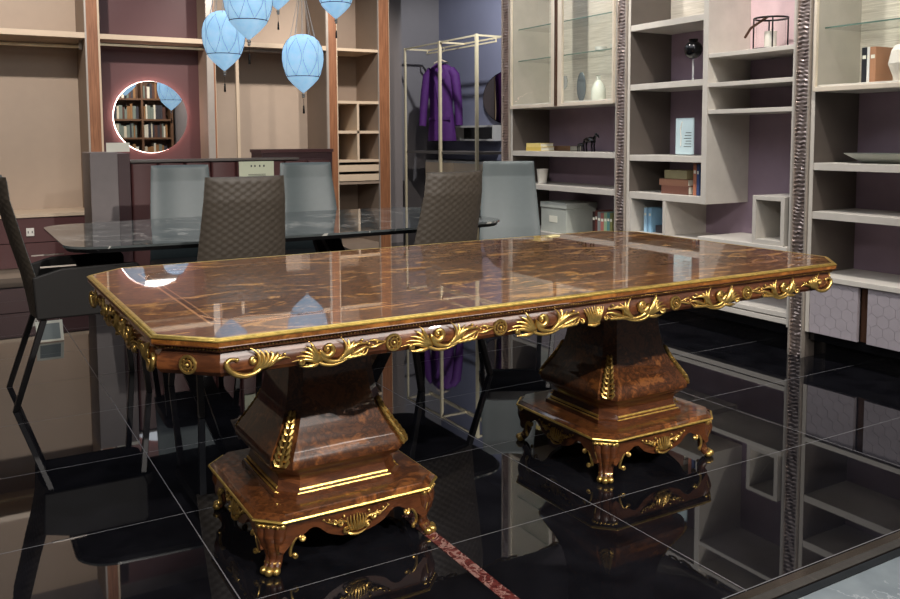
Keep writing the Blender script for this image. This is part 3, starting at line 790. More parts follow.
def unit_frame(name, label, y0, y1):
    t = thing(name, label, 'shelving unit')
    bx(y0, y1, 0.10, ZT, XB - 0.012, XB + 0.012).build('back_panel', M['plum'], t)
    bx(y0, y0 + 0.022, 0.148, ZT, XF, XB - 0.0125).build('side_panel', M['greige_in'], t)
    bx(y1 - 0.022, y1, 0.148, ZT, XF, XB - 0.0125).build('side_panel', M['greige_in'], t)
    bx(y0, y0 + 0.022, 0.148, ZT, XF - 0.004, XF - 0.0002).build('front_edge', M['greige'], t)
    bx(y1 - 0.022, y1, 0.148, ZT, XF - 0.004, XF - 0.0002).build('front_edge', M['greige'], t)
    bx(y0, y1, 0.0, 0.099, XF + 0.08, XB).build('plinth', M['black'], t)
    bx(y0, y1, 0.10, 0.147, XF + 0.03, XB - 0.013).build('bottom_rail', M['black'], t)
    return t
def shelf(t, y0, y1, z, th=0.04, mat='greige', x0=XF, name='shelf'):
    return bx(y0, y1, z - th, z, x0, XB - 0.013).build(name, M[mat], t, bevel=0.002)
def glasscab(t, y0, y1, zb, shelves, split=None):
    shelf(t, y0, y1, zb, 0.035, 'greige_lt', name='cabinet_bottom')
    bx(y0, y1, zb + 0.001, ZT, XB - 0.022, XB - 0.013).build('linen_back', M['linen'], t)
    bx(y1 - 0.004, y1, zb + 0.001, ZT, XF + 0.002, XB - 0.023).build('side_lining', M['lining'], t)
    pl = bpy.data.lights.new('cabinet_light', 'AREA'); pl.energy = 2.2; pl.shape = 'RECTANGLE'; pl.size = 0.25; pl.size_y = (y1 - y0) * 0.9; pl.color = (1, 0.95, 0.86)
    po = bpy.data.objects.new('cabinet_light', pl); COL.objects.link(po); po.location = (XF + 0.18, (y0 + y1) / 2, ZT - 0.05)
    for z in shelves:
        bx(y0 + 0.01, y1 - 0.01, z - 0.008, z, XF + 0.05, XB - 0.023).build('glass_shelf', M['glass_shelf'], t)
        bx(y0 + 0.01, y1 - 0.01, z - 0.0078, z - 0.0002, XF + 0.0485, XF + 0.0498).build('glass_edge', M['glass_edge'], t)
    ym = split or (y0 + y1) / 2
    for a, b_, big in ((y0, ym - 0.002, 0), (ym + 0.002, y1, 1)):
        d = thing_part('glass_door', t)
        w = 0.013
        zt = ZT
        lo, hi = (w, 0.062) if not big else (0.062, w)
        fr = MB()
        fr.box(XF - 0.028, XF - 0.005, a, a + lo, zb - 0.035, zt); fr.box(XF - 0.028, XF - 0.005, b_ - hi, b_, zb - 0.035, zt)
        fr.box(XF - 0.028, XF - 0.005, a + lo, b_ - hi, zb - 0.035, zb - 0.010); fr.box(XF - 0.028, XF - 0.005, a + lo, b_ - hi, zt - 0.03, zt)
        f_ = fr.build('glass_door', M['cream_frame'], t, bevel=0.002)
        MB().box(XF - 0.018, XF - 0.013, a + lo + 0.0005, b_ - hi - 0.0005, zb - 0.0095, zt - 0.031).build('pane', M['glass'], f_)
        if not big: MB().box(XF - 0.032, XF - 0.0285, b_ - 0.016, b_ - 0.001, zb - 0.03, zt - 0.02).build('handle_strip', M['brown_metal'], f_)
        else: MB().box(XF - 0.032, XF - 0.0285, a + 0.001, a + 0.016, zb - 0.03, zt - 0.02).build('handle_strip', M['brown_metal'], f_)
def thing_part(n, t): return None

UA = unit_frame('shelving_unit', 'far grey shelving unit with two glass doors, next to the brass rack', 4.57, 5.87)
yA0, yA1 = 4.592, 5.848
glasscab(UA, yA0, yA1, 1.487, [1.845, 2.10], 5.235)
shelf(UA, yA0, yA1, 1.110); shelf(UA, yA0, yA1, 0.847); shelf(UA, yA0, yA1, 0.475, 0.03)
hexdoor(UA, 5.50, yA1, 0.15, 0.442); hexdoor(UA, yA0, 5.44, 0.15, 0.442); bx(5.442, 5.498, 0.15, 0.442, XF + 0.03, XF + 0.06).build('handle_recess', M['brown_metal'], UA)

UB = unit_frame('shelving_unit', 'open grey shelving unit with stepped cubbies between two textured pilasters', 3.122, 4.468)
yB0, yB1 = 3.144, 4.446
DV0, DV1 = 3.755, 3.795
bx(DV0, DV1, 0.80, ZT, XF - 0.004, XB - 0.013).build('divider', M['greige'], UB)
for z in (1.970, 1.573, 1.097): shelf(UB, DV1 + 0.0005, yB1, z, 0.04)
shelf(UB, DV1 + 0.0005, yB1, 0.845, 0.045)
bx(DV1 + 0.0005, yB1, 1.99, 2.9, XB - 0.024, XB - 0.013).build('upper_back_panel', M['linen'], UB)
bx(yB0, DV0 - 0.001, 1.73, 2.9, XB - 0.024, XB - 0.013).build('upper_back_panel', plain('pink_back', rgb(214, 186, 190), 0.5), UB)
for z in (1.722, 1.545, 1.382): shelf(UB, yB0, DV0 - 0.0005, z, 0.026)
bx(4.10, 4.125, 0.572, 0.7995).build('cubby_divider', M['greige'], UB)
bx(4.425, 4.4455, 0.572, 0.7995).build('cubby_divider', M['greige'], UB)
shelf(UB, 3.80, yB1, 0.571, 0.03); shelf(UB, yB0, 3.799, 0.60, 0.03, 'greige_lt', XF - 0.02)
cb = MB(); cb.box(XF - 0.012, XB - 0.05, 3.170, 3.195, 0.6005, 0.878); cb.box(XF - 0.012, XB - 0.05, 3.365, 3.39, 0.6005, 0.878)
cb.box(XF - 0.012, XB - 0.05, 3.195, 3.365, 0.6005, 0.628); cb.box(XF - 0.012, XB - 0.05, 3.195, 3.365, 0.853, 0.878); cb.box(XB - 0.06, XB - 0.05, 3.195, 3.365, 0.628, 0.853)
cb.build('display_cube', M['greige'], UB, bevel=0.002)
shelf(UB, yB0, yB1, 0.225, 0.028, 'greige_lt'); shelf(UB, yB0, yB1, 0.190, 0.030, 'greige_lt')

UC = unit_frame('shelving_unit', 'near grey shelving unit with a glass cabinet above and patterned doors below', 1.70, 3.022)
yC0, yC1 = 1.722, 3.0
glasscab(UC, yC0, yC1, 1.49, [1.80, 2.12], 2.36)
shelf(UC, yC0, yC1, 1.075, 0.04); shelf(UC, yC0, yC1, 0.812, 0.04); shelf(UC, yC0, yC1, 0.468, 0.028, 'greige_lt', XF - 0.01)
hexdoor(UC, 2.715, yC1, 0.148, 0.438); hexdoor(UC, 2.13, 2.66, 0.148, 0.438); hexdoor(UC, yC0, 2.10, 0.148, 0.438)
bx(2.662, 2.713, 0.148, 0.438, XF + 0.03, XF + 0.06).build('handle_recess', M['brown_metal'], UC)
# textured pilasters
def pilaster(y0, y1, label):
    t = thing('pilaster', label, 'pilaster', (XF, y0, 0), group='textured pilasters of the shelving')
    w = y1 - y0
    MB().box(0.006, 0.39, 0.001, w - 0.001, 0.0, ZT).build('core', M['greige_in'], t)
    for a, b_ in ((0.002, 0.011), (w - 0.011, w - 0.002)): MB().box(-0.022, 0.0055, a, b_, 0.0, ZT).build('edge_strip', M['silver'], t)
    rnd = random.Random(3); nz, nu = 420, 8; vs = []
    for j in range(nz + 1):
        z = ZT * j / nz
        for i in range(nu + 1):
            y = 0.0112 + (w - 0.0224) * i / nu
            ridge = 0.0075 * math.sin(z * 2 * PI * 46 + 1.6 * math.sin(z * 23) + 1.3 * math.sin(i * 1.4 + z * 17)) * (0.7 + 0.5 * math.sin(z * 41 + i)) + rnd.uniform(-0.0018, 0.0018)
            vs.append((-0.012 + ridge, y, z))
    mb = MB(); mb.add(vs, [(j * (nu + 1) + i, j * (nu + 1) + i + 1, (j + 1) * (nu + 1) + i + 1, (j + 1) * (nu + 1) + i) for j in range(nz) for i in range(nu)])
    mb.build('crinkled_face', M['crinkle'], t, smooth=True, angle=80)
pilaster(5.872, 5.985, 'textured metal pilaster at the far end of the shelving beside the blue wall')
pilaster(4.470, 4.568, 'textured metal pilaster between the far glass cabinet and the open cubbies')
pilaster(3.024, 3.120, 'textured metal pilaster reaching the floor right of the carved table')
pilaster(1.60, 1.698, 'textured metal pilaster at the near end of the shelving')

# ---- objects on the shelves
def book(x0, y0, z0, d, w, h, mat, label, grp=None, rz=0, rx=0, loc=None):
    """upright book: spine faces -x; d depth(x), w thickness(y)"""
    t = thing('book', label, 'book', (x0, y0, z0), rz, grp)
    c = MB(); c.box(0.0, d, 0, 0.003, 0, h); c.box(0.0, d, w - 0.003, w, 0, h); c.box(0, 0.004, 0.003, w - 0.003, 0, h)
    c.build('cover', mat, t); MB().box(0.0045, d - 0.005, 0.0032, w - 0.0032, 0.003, h - 0.004).build('pages', M['paper'], t)
    MB().box(-0.0006, -0.0001, w * 0.15, w * 0.85, h * 0.68, h * 0.78).build('spine_band', M['paper'] if sum(mat.node_tree.nodes['Principled BSDF'].inputs[0].default_value[:3]) > -1 else M['paper'], t)
    if rx: t.rotation_euler[0] = rx
    return t
def flatbook(x0, x1, y0, y1, z0, h, mat, label, grp=None):
    t = thing('book', label, 'book', (x0, y0, z0), 0, grp); a, b_ = x1 - x0, y1 - y0
    c = MB(); c.box(0, a, 0, b_, 0, 0.003); c.box(0, a, 0, b_, h - 0.003, h); c.box(0, 0.004, 0, b_, 0.003, h - 0.003)
    c.build('cover', mat, t); MB().box(0.0045, a - 0.005, 0.004, b_ - 0.004, 0.0032, h - 0.0032).build('pages', M['paper'], t); return t
def cm(n, r, g, b_): return plain(n, rgb(r, g, b_), 0.5)
BK = [('dark brown', 50, 34, 32, .030, .165), ('dark red', 96, 50, 44, .028, .175), ('grey', 130, 136, 134, .034, .165), ('rose', 170, 104, 96, .036, .160), ('pale green', 150, 176, 140, .034, .165), ('teal', 90, 136, 134, .030, .17), ('olive', 120, 118, 74, .028, .168)]
y = 4.915
for nme, r_, g_, b_, w, h_ in BK:
    book(4.12, y - w, 0.476, 0.15, w - 0.002, h_ + 0.03, cm(nme.replace(' ', '_') + '_cover', r_, g_, b_), nme + ' upright book in the row low on the far shelving unit', 'books low on the far shelving unit'); y -= w
flatbook(4.10, 4.24, 5.53, 5.73, 1.1105, 0.032, cm('yellow_cover', 206, 180, 92), 'lower yellow book lying flat on the far shelving unit')
flatbook(4.10, 4.235, 5.535, 5.725, 1.143, 0.030, cm('cream_yellow_cover', 222, 200, 124), 'upper yellow book lying flat on the far shelving unit')
flatbook(4.26, 4.38, 5.36, 5.56, 1.1105, 0.040, cm('brown_book_cover', 110, 78, 52), 'brown book lying flat behind the two yellow books')
# black horse-like figurine
t = thing('figurine', 'small black standing animal figurines on the far shelving unit', 'figurine', (4.20, 5.05, 1.1115))
mb = MB()
def animal(mb, ox, oy, s, d):
    P = lambda x, y_, z: (ox + x * s, oy + d * y_ * s, z * s)
    mb.tube([P(0, -0.05, 0.075), P(0, -0.02, 0.085), P(0, 0.03, 0.082), P(0, 0.055, 0.078)], [0.014 * s, 0.021 * s, 0.019 * s, 0.012 * s], 10)
    mb.tube([P(0, -0.045, 0.085), P(0, -0.065, 0.11), P(0, -0.072, 0.122)], [0.014 * s, 0.010 * s, 0.008 * s], 8)
    mb.tube([P(0, -0.068, 0.122), P(0, -0.09, 0.112), P(0, -0.1, 0.098)], [0.011 * s, 0.009 * s, 0.005 * s], 8)
    for lx in (-0.012, 0.012):
        for ly in (-0.042, 0.045): mb.tube([P(lx, ly, 0.075), P(lx, ly + 0.006, 0.04), P(lx, ly, 0.0)], [0.009 * s, 0.006 * s, 0.006 * s], 6)
    mb.tube([P(0, 0.055, 0.08), P(0, 0.072, 0.06), P(0, 0.07, 0.03)], [0.004 * s, 0.005 * s, 0.002 * s], 6)
animal(mb, 0, 0, 1.05, 1); mb.build('large_animal', M['black'], t, smooth=True)
mb = MB(); animal(mb, 0.03, 0.14, 0.6, 1); mb.build('small_animal', M['black'], t, smooth=True)
# pot
mb = MB().lathe([(0.030, 0), (0.034, 0.002), (0.046, 0.11), (0.050, 0.115), (0.046, 0.117), (0.034, 0.02)], 24, (4.17, 5.60, 0.848)); tag(mb.build('pot', M['white'], smooth=True), 'cream pot on the far shelving unit behind the grey chair', 'pot')
# storage box
t = thing('storage_box', 'grey storage box with lid low on the far shelving unit', 'box', (4.25, 5.35, 0.4755))
MB().box(-0.15, 0.15, -0.15, 0.17, 0, 0.19).build('body', M['storage'], t, bevel=0.003)
MB().box(-0.156, 0.156, -0.156, 0.176, 0.1905, 0.235).build('lid', M['storage'], t, bevel=0.004)
MB().box(-0.1525, -0.1502, -0.04, 0.06, 0.08, 0.13).build('label_holder', M['paper'], t)
# glassware in far cabinet
def goblet(x, y, z, s=1.0, label='', mat=None, grp=None):
    mb = MB().lathe([(0.030 * s, 0), (0.028 * s, 0.003 * s), (0.005 * s, 0.008 * s), (0.004 * s, 0.07 * s), (0.012 * s, 0.08 * s), (0.030 * s, 0.10 * s), (0.035 * s, 0.13 * s), (0.028 * s, 0.165 * s), (0.026 * s, 0.165 * s), (0.032 * s, 0.13 * s), (0.02 * s, 0.095 * s), (0.001, 0.086 * s)], 20, (x, y, z))
    return tag(mb.build('goblet', mat or M['crystal'], smooth=True), label, 'glass', grp)
goblet(4.2, 4.72, 1.4885, 1.1, 'clear stemmed glass at the right end of the far cabinet bottom, nearest the pilaster')
goblet(4.26, 4.80, 1.4885, 1.15, 'clear stemmed glass standing beside the glass bottle in the far cabinet')
goblet(4.2, 5.38, 1.4885, 1.25, 'tall clear glass at the left side of the centre stile in the far cabinet')
mb = MB().lathe([(0.05, 0), (0.055, 0.01), (0.052, 0.09), (0.03, 0.13), (0.015, 0.15), (0.015, 0.18), (0.02, 0.183)], 20, (4.18, 4.93, 1.4885)); tag(mb.build('bottle', plain('white_glass', rgb(214, 218, 204), 0.2), smooth=True), 'whitish glass bottle on the bottom of the far cabinet', 'bottle')
mb = MB(); mb.ball((4.24, 5.20, 1.4885 + 0.115), 0.115, 12, (0.15, 0.45, 1)); tag(mb.build('oval_plate', plain('slate_glass', rgb(96, 104, 108), 0.2), smooth=True), 'dark oval plate standing upright in the far cabinet', 'plate')
for (yy, rr, lb) in ((4.93, 0.045, 'small crystal bowl on the lower glass shelf, left of the larger one'), (4.74, 0.062, 'larger crystal bowl on the lower glass shelf next to the pilaster')):
    mb = MB().lathe([(rr * 0.5, 0), (rr * 0.9, 0.012), (rr, 0.035), (rr * 0.94, 0.035), (rr * 0.8, 0.016), (0.001, 0.008)], 20, (4.2, yy, 1.846)); tag(mb.build('bowl', plain('frosted_glass', rgb(226, 228, 218), 0.25), smooth=True), lb, 'bowl')
mb = MB(); mb.ball((4.18, 5.44, 1.846 + 0.05), 0.05, 10, (0.8, 0.8, 1)); tag(mb.build('crystal_ball', M['crystal'], smooth=True), 'crystal ball on the lower glass shelf left of the cabinet stiles', 'ornament')
# middle unit
book(4.12, 4.30, 0.5715, 0.14, 0.028, 0.165, cm('sky_blue_cover', 140, 184, 214), 'second light blue book from the left in the low cubby', rx=0.0)
book(4.12, 4.345, 0.5715, 0.14, 0.026, 0.165, cm('light_blue_cover', 160, 200, 226), 'light blue book nearest the textured pilaster in the low cubby')
flatbook(4.14, 4.30, 4.14, 4.28, 0.5715, 0.05, cm('dark_box_cover', 52, 48, 54), 'dark box-like book lying in the low cubby beside the blue books')
book(4.24, 4.16, 0.622, 0.12, 0.09, 0.085, cm('taupe_print', 134, 122, 110), 'taupe printed book standing on the dark box in the low cubby')
flatbook(4.10, 4.30, 3.95, 4.19, 0.8455, 0.055, cm('russet_cover', 104, 68, 56), 'russet book lying flat at the bottom of the stack on the open shelving')
flatbook(4.10, 4.29, 3.955, 4.21, 0.901, 0.042, cm('brown_cover', 124, 88, 70), 'brown book lying flat in the middle of the stack on the open shelving')
tag(MB().box(4.12, 4.27, 3.985, 4.185, 0.9435, 1.000).build('small_box', cm('olive_box', 166, 156, 118), bevel=0.003), 'olive beige box on top of the flat book stack', 'box')
book(4.11, 3.870, 0.8455, 0.15, 0.020, 0.20, cm('navy_cover', 62, 78, 120), 'navy upright book touching the divider of the open shelving')
book(4.11, 3.893, 0.8455, 0.15, 0.026, 0.205, cm('orange_cover', 176, 112, 84), 'orange upright book beside the stack of flat books')
t = thing('card_stand', 'clear stand with a pale blue printed card on the open shelving', 'card stand', (4.16, 4.045, 1.0975))
MB().cbox((0, 0, 0.125), 0.008, 0.155, 0.235).build('card', M['card_blue'], t)
MB().box(-0.05, 0.05, -0.085, 0.085, 0, 0.007).build('base', M['glass_shelf'], t)
mb = MB(); mb.tube([(-0.005, 0.02, 0.22), (-0.006, 0.035, 0.17), (-0.006, 0.028, 0.12), (-0.006, 0.03, 0.06)], 0.003, 6)
mb.build('white_swoosh', M['white'], t)
mb = MB()
for k in range(6): mb.box(-0.0052, -0.0041, -0.06, 0.005 - 0.008 * (k % 3), 0.055 + 0.018 * k, 0.059 + 0.018 * k)
mb.build('print_lines', M['ink'], t)
def ballvase(x, y, z, r, mat, label):
    t = thing('ball_vase', label, 'vase', (x, y, z))
    mb = MB(); mb.ball((0, 0, 0.20), r, 14); mb.lathe([(r * 0.45, 0.20 + r * 0.85), (r * 0.5, 0.20 + r * 1.15), (r * 0.42, 0.20 + r * 1.15)], 16); mb.build('globe', mat, t, smooth=True)
    MB().lathe([(0.03, 0), (0.03, 0.003), (0.006, 0.008), (0.006, 0.20 - r * 0.9)], 14).build('stem', M['crystal'], t, smooth=True)
ballvase(4.16, 3.985, 1.5735, 0.058, M['black'], 'black globe vase on a clear stem on the open shelving')
ballvase(4.28, 3.85, 1.5735, 0.048, M['white'], 'white globe vase on a clear stem beside the black globe')
# lantern
t = thing('lantern', 'bronze framed glass cylinder lantern with leather strap on the shelving', 'lantern', (4.22, 3.44, 1.7225))
mb = MB()
mb.torus((0, 0, 0.185), 0.095, 0.006, 28, 6, 'Z'); mb.torus((0, 0, 0.007), 0.095, 0.006, 28, 6, 'Z')
for k in range(4):
    a = PI / 4 + k * PI / 2; mb.tube([(0.095 * math.cos(a), 0.095 * math.sin(a), 0.0), (0.095 * math.cos(a), 0.095 * math.sin(a), 0.185)], 0.0045, 6)
mb.build('frame', M['black_metal'], t, smooth=True)
MB().lathe([(0.084, 0.005), (0.084, 0.18), (0.082, 0.18), (0.082, 0.005)], 28, cap=False).build('glass_cylinder', M['glass'], t, smooth=True)
MB().lathe([(0.035, 0.001), (0.035, 0.11), (0.004, 0.112), (0.001, 0.13)], 18).build('candle', M['white'], t, smooth=True)
mb = MB().tube([(-0.06, -0.03, 0.19), (-0.10, 0.06, 0.13), (-0.09, 0.11, 0.08)], 0.008, 6); mb.build('strap', M['brown_metal'], t, smooth=True)
# near unit
t = thing('pleated_vase', 'white pleated vase inside the near glass cabinet', 'vase', (4.21, 2.55, 1.4905))
rings = []
for z, r in ((0, 0.085), (0.03, 0.095), (0.09, 0.118), (0.155, 0.105), (0.182, 0.09), (0.186, 0.075), (0.17, 0.07)):
    n = 64; rings.append([((r + (0.007 if k % 2 else -0.003)) * math.cos(2 * PI * k / n), (r + (0.007 if k % 2 else -0.003)) * math.sin(2 * PI * k / n), z) for k in range(n)])
MB().loft(rings).build('body', M['white'], t)
yy = 2.80
for nme, cc_, w in (('black', (30, 32, 38), 0.030), ('white', (216, 216, 212), 0.016), ('tan', (168, 122, 92), 0.034)):
    book(4.14, yy - w, 1.4905, 0.15, w - 0.002, 0.185, cm(nme + '_book_cover', *cc_), nme + ' upright book beside the white pleated vase'); yy -= w
mb = MB().lathe([(0.03, 0), (0.028, 0.004), (0.006, 0.01), (0.005, 0.10), (0.02, 0.115), (0.055, 0.15), (0.062, 0.19), (0.058, 0.19), (0.05, 0.152), (0.001, 0.12)], 22, (4.2, 2.60, 1.801)); tag(mb.build('goblet', M['crystal'], smooth=True), 'crystal goblet on the glass shelf of the near cabinet', 'glass')
t = thing('serving_dish', 'wide shallow grey dish on the near shelving unit', 'dish', (4.23, 2.68, 1.0755))
rings = []
for z, sx, sy in ((0, 0.06, 0.15), (0.006, 0.07, 0.16), (0.048, 0.15, 0.245), (0.052, 0.152, 0.248), (0.047, 0.142, 0.236), (0.012, 0.06, 0.15)):
    rings.append([(sx * math.cos(2 * PI * k / 40), sy * math.sin(2 * PI * k / 40), z) for k in range(40)])
MB().loft(rings).build('dish_body', M['storage'], t, smooth=True)

# ================================================================== wardrobes on the back wall
YF, YB2 = 8.4, 9.0
WT = 3.2
wr1 = thing('wardrobe', 'leftmost beige open wardrobe bay with hanging rail above maroon drawers', 'wardrobe')
wr2 = thing('wardrobe', 'maroon-backed open wardrobe bay carrying the round back-lit mirror', 'wardrobe')
wr3 = thing('wardrobe', 'wide beige open wardrobe bay behind the blue hanging lanterns', 'wardrobe')
wr4 = thing('wardrobe', 'narrow open wardrobe column with cubbies and two pale drawers', 'wardrobe')
wr = wr1
def wb(x0, x1, z0, z1, mat, name, y0=YF, y1=YB2, **k): return MB().box(x0, x1, y0, y1, z0, z1).build(name, M[mat], wr, **k)
def upright(x0, x1, wd0, wd1):
    wb(x0, x1, 0.0, WT, 'beige_dk', 'upright', YF + 0.021)
    wb(wd0, wd1, 0.0, WT, 'wood_ward', 'walnut_facing', YF - 0.002, YF + 0.02)
    if wd0 > x0 + 0.002: wb(x0, wd0 - 0.0005, 0.0, WT, 'silver', 'metal_strip', YF - 0.006, YF + 0.02)
    if wd1 < x1 - 0.002: wb(wd1 + 0.0005, x1, 0.0, WT, 'beige_shelf', 'metal_strip', YF - 0.003, YF + 0.02)
upright(1.135, 1.262, 1.15, 1.245)
wr = wr2
upright(2.225, 2.31, 2.29, 2.305)
wr = wr3
upright(3.465, 3.588, 3.49, 3.578)
wr = wr4
upright(4.06, 4.195, 4.07, 4.19)
wr = wr1
# bay 1
wb(-3.0, 1.135, 0.0, WT, 'beige', 'back_panel', 8.97, 9.0)
wb(-3.0, 1.1345, 2.135, 2.185, 'beige_shelf', 'shelf', YF, 8.969)
o = MB().tube([(-3.0, 8.62, 2.075), (1.13, 8.62, 2.075)], 0.014, 10).build('hanging_rail', M['brass'], wr, smooth=True)
wb(1.11, 1.134, 2.05, 2.134, 'silver', 'rail_bracket', 8.60, 8.64)
wb(-3.0, 1.1345, 0.535, 0.565, 'beige_shelf', 'base_shelf', YF - 0.01, 8.969)
for z0, z1 in ((0.09, 0.305), (0.312, 0.53)): wb(-3.0, 1.13, z0, z1, 'maroon', 'drawer', YF, YF + 0.4)
wb(-3.0, 1.134, 0.0, 0.085, 'beige_dk', 'plinth', YF + 0.03, 8.95)
# bay 2 maroon
wr = wr2
wb(1.263, 2.224, 0.0, 0.0845, 'beige_dk', 'plinth', YF + 0.03, 8.95)
wb(1.262, 2.225, 0.085, WT, 'maroon_wall', 'back_panel', 8.72, 8.75)
wb(1.2625, 2.2245, 2.135, 2.18, 'beige_shelf', 'shelf', YF, 8.719)
wb(1.2625, 2.2245, 2.085, 2.105, 'brass', 'hanging_rail', 8.50, 8.53)
# bay 3
wr = wr3
wb(2.311, 3.464, 0.0, 0.0845, 'beige_dk', 'plinth', YF + 0.03, 8.95)
wb(2.31, 3.465, 0.085, WT, 'beige', 'back_panel', 8.97, 9.0)
wb(2.3105, 3.4645, 2.13, 2.175, 'beige_shelf', 'shelf', YF, 8.969)
wb(2.3105, 3.4645, 2.10, 2.128, 'silver', 'hanging_rail', 8.55, 8.59)
wb(2.515, 2.545, 0.085, 2.10, 'beige_shelf', 'pole', YF + 0.02, YF + 0.05)
wb(2.3105, 3.4645, 0.085, 0.5, 'maroon', 'drawer', YF, YF + 0.4)
# bay 4
wr = wr4
wb(3.589, 4.059, 0.0, 0.0845, 'beige_dk', 'plinth', YF + 0.03, 8.95)
wb(3.588, 4.06, 0.085, WT, 'beige_dk', 'back_panel', 8.97, 9.0)
for z in (2.165, 1.615, 1.300): wb(3.5885, 4.0595, z - 0.03, z, 'beige_shelf', 'shelf', YF, 8.969)
wb(3.5885, 4.0595, 0.965, 0.99, 'beige_shelf', 'shelf', YF, 8.969)
wb(3.805, 3.83, 0.9905, 1.584, 'beige_shelf', 'cubby_divider', YF, 8.969)
wb(3.592, 4.056, 0.865, 0.935, 'beige_shelf', 'drawer', YF + 0.0, YF + 0.4); wb(3.592, 4.056, 0.765, 0.835, 'beige_shelf', 'drawer', YF + 0.0, YF + 0.4)
wb(3.5885, 4.0595, 0.73, 0.755, 'beige_dk', 'shelf', YF, 8.969)

# round back-lit mirror
t = thing('round_mirror', 'round back-lit mirror with pink halo on the maroon wardrobe panel', 'mirror', (1.742, 8.67, 1.435))
def disc(r, y0, y1, n=64):
    return MB().loft([[(r * math.cos(2 * PI * k / n), y, r * math.sin(2 * PI * k / n)) for k in range(n)] for y in (y0, y1)])
disc(0.345, -0.012, 0.0).build('mirror_glass', M['mirror'], t)
disc(0.30, 0.001, 0.048).build('mounting', M['black_metal'], t)
mb = MB(); mb.torus((0, 0.014, 0), 0.3385, 0.0095, 64, 8, 'Y'); mb.build('led_ring', M['led'], t, smooth=True)

# outlet on the drawer front
t = thing('power_outlet', 'white power socket on the maroon drawer front', 'socket', (0.62, YF - 0.001, 0.405))
MB().box(-0.032, 0.032, -0.010, 0.0, -0.036, 0.036).build('plate', M['white'], t, bevel=0.003)
mb = MB(); mb.box(-0.02, -0.012, -0.0115, -0.0101, -0.01, 0.01); mb.box(0.012, 0.02, -0.0115, -0.0101, -0.01, 0.01); mb.build('slots', M['ink'], t)

# low furniture before the wardrobe
t = thing('side_cabinet', 'tall grey taupe cabinet block left of the maroon channelled panel', 'cabinet', (1.06, 6.95, 0))
MB().box(-0.14, 0.055, -0.15, 0.25, 0, 1.125).build('body', M['grey_box'], t, bevel=0.003)
MB().box(0.056, 0.145, -0.14, 0.25, 0, 1.115).build('maroon_side', M['maroon_dk'], t, bevel=0.003)
t = thing('upholstered_panel', 'long low maroon leather panel with vertical channels behind the marble table', 'panel', (2.02, 6.95, 0))
xs = [-0.81, -0.70, -0.55, -0.40, -0.10, 0.05, 0.35, 0.50]
mb = MB()
x = -0.812
for i in range(8):
    w = 0.203; mb.loft([rrect(w / 2 - 0.003, 0.04, 0.02, z, 3, cx=x + w / 2, cy=-0.10) for z in (0.05, 1.035)]); x += w
mb.build('channel_cushions', M['maroon'], t, smooth=True, angle=50)
MB().box(-0.812, 0.812, -0.065, 0.10, 0, 1.045).build('core', M['maroon_dk'], t)
MB().box(-0.812, 0.53, -0.14, 0.10, 1.0455, 1.062).build('top_ledge', M['greige_in'], t)
t = thing('maroon_box', 'dark maroon open box raised behind the right end of the channelled panel', 'box', (2.63, 7.25, 0))
MB().box(-0.30, 0.34, -0.15, 0.15, 0, 1.10).build('body', M['maroon_dk'], t)
MB().box(-0.31, 0.35, -0.16, 0.16, 1.101, 1.128).build('lid', M['maroon'], t)
t = thing('small_sign', 'small white card standing on the grey taupe cabinet', 'sign', (1.17, 6.98, 1.1255))
MB().cbox((-0.02, 0.0, 0.035), 0.17, 0.006, 0.07).build('card', M['paper'], t)
t = thing('brochure', 'pale green printed sign leaning on the maroon channelled panel', 'sign', (2.18, 6.795, 0.90))
MB().cbox((0, 0, 0.06), 0.29, 0.006, 0.155).build('sheet', M['card_green'], t)
mb = MB()
for k, xx in enumerate((-0.05, -0.02, 0.02, 0.055)): mb.box(xx, xx + 0.012, -0.0042, -0.0032, 0.092, 0.108)
mb.box(-0.07, 0.075, -0.0042, -0.0032, 0.03, 0.034); mb.box(-0.07, 0.075, -0.0042, -0.0032, 0.02, 0.023); mb.build('print', M['ink'], t)
# small grey plate with a pale border, propped on the floor
t = thing('bordered_plate', 'small grey plate with pale border propped up on the black floor behind the dark armchair', 'card', (0.50, 5.62, 0.0))
MB().cbox((0, 0.03, 0.062), 0.15, 0.006, 0.13, 0, R(-28)).build('frame', M['paper'], t)
MB().cbox((0, 0.0265, 0.0605), 0.115, 0.003, 0.10, 0, R(-28)).build('plate_face', cm('plate_grey', 120, 128, 126), t)
# small card on the main table
tag(MB().cbox((2.33, 3.055, 0.7805), 0.07, 0.03, 0.003, R(10)).build('price_card', cm('cream_card', 214, 202, 150)), 'tiny cream card on the far edge of the carved table', 'card')

# ================================================================== brass rack, jacket, furniture behind
t = thing('garment_rack', 'tall pale brass garment rack frame before the blue wall', 'rack', (5.46, 0, 0))
ZR = 2.42; s = 0.02
def bar(n, a, b_, w=0.022, mat='brass'):
    lo = [min(a[i], b_[i]) - w / 2 for i in range(3)]; hi = [max(a[i], b_[i]) + w / 2 for i in range(3)]
    if a[2] == 0: lo[2] = 0
    return MB().box(lo[0], hi[0], lo[1], hi[1], lo[2], hi[2]).build(n, M[mat], t)
for yy, w in ((10.45, 0.026), (9.50, 0.034), (8.63, 0.034)): bar('post', (0, yy, 0), (0, yy, ZR), w)
for yy in (10.45, 9.5, 8.63): bar('top_bar', (0.02, yy, ZR), (0.36 if yy > 9 else 0.77, yy, ZR))
bar('top_bar', (0, 8.66, ZR), (0, 10.42, ZR), 0.02); bar('top_bar', (0.36, 8.66, ZR), (0.36, 10.42, ZR), 0.02)
bar('hanging_rail', (0.32, 8.7, 2.37), (0.32, 10.4, 2.37), 0.018)
for yy in (8.7, 10.4): bar('rail_hanger', (0.32, yy, 2.38), (0.32, yy, 2.415), 0.012)
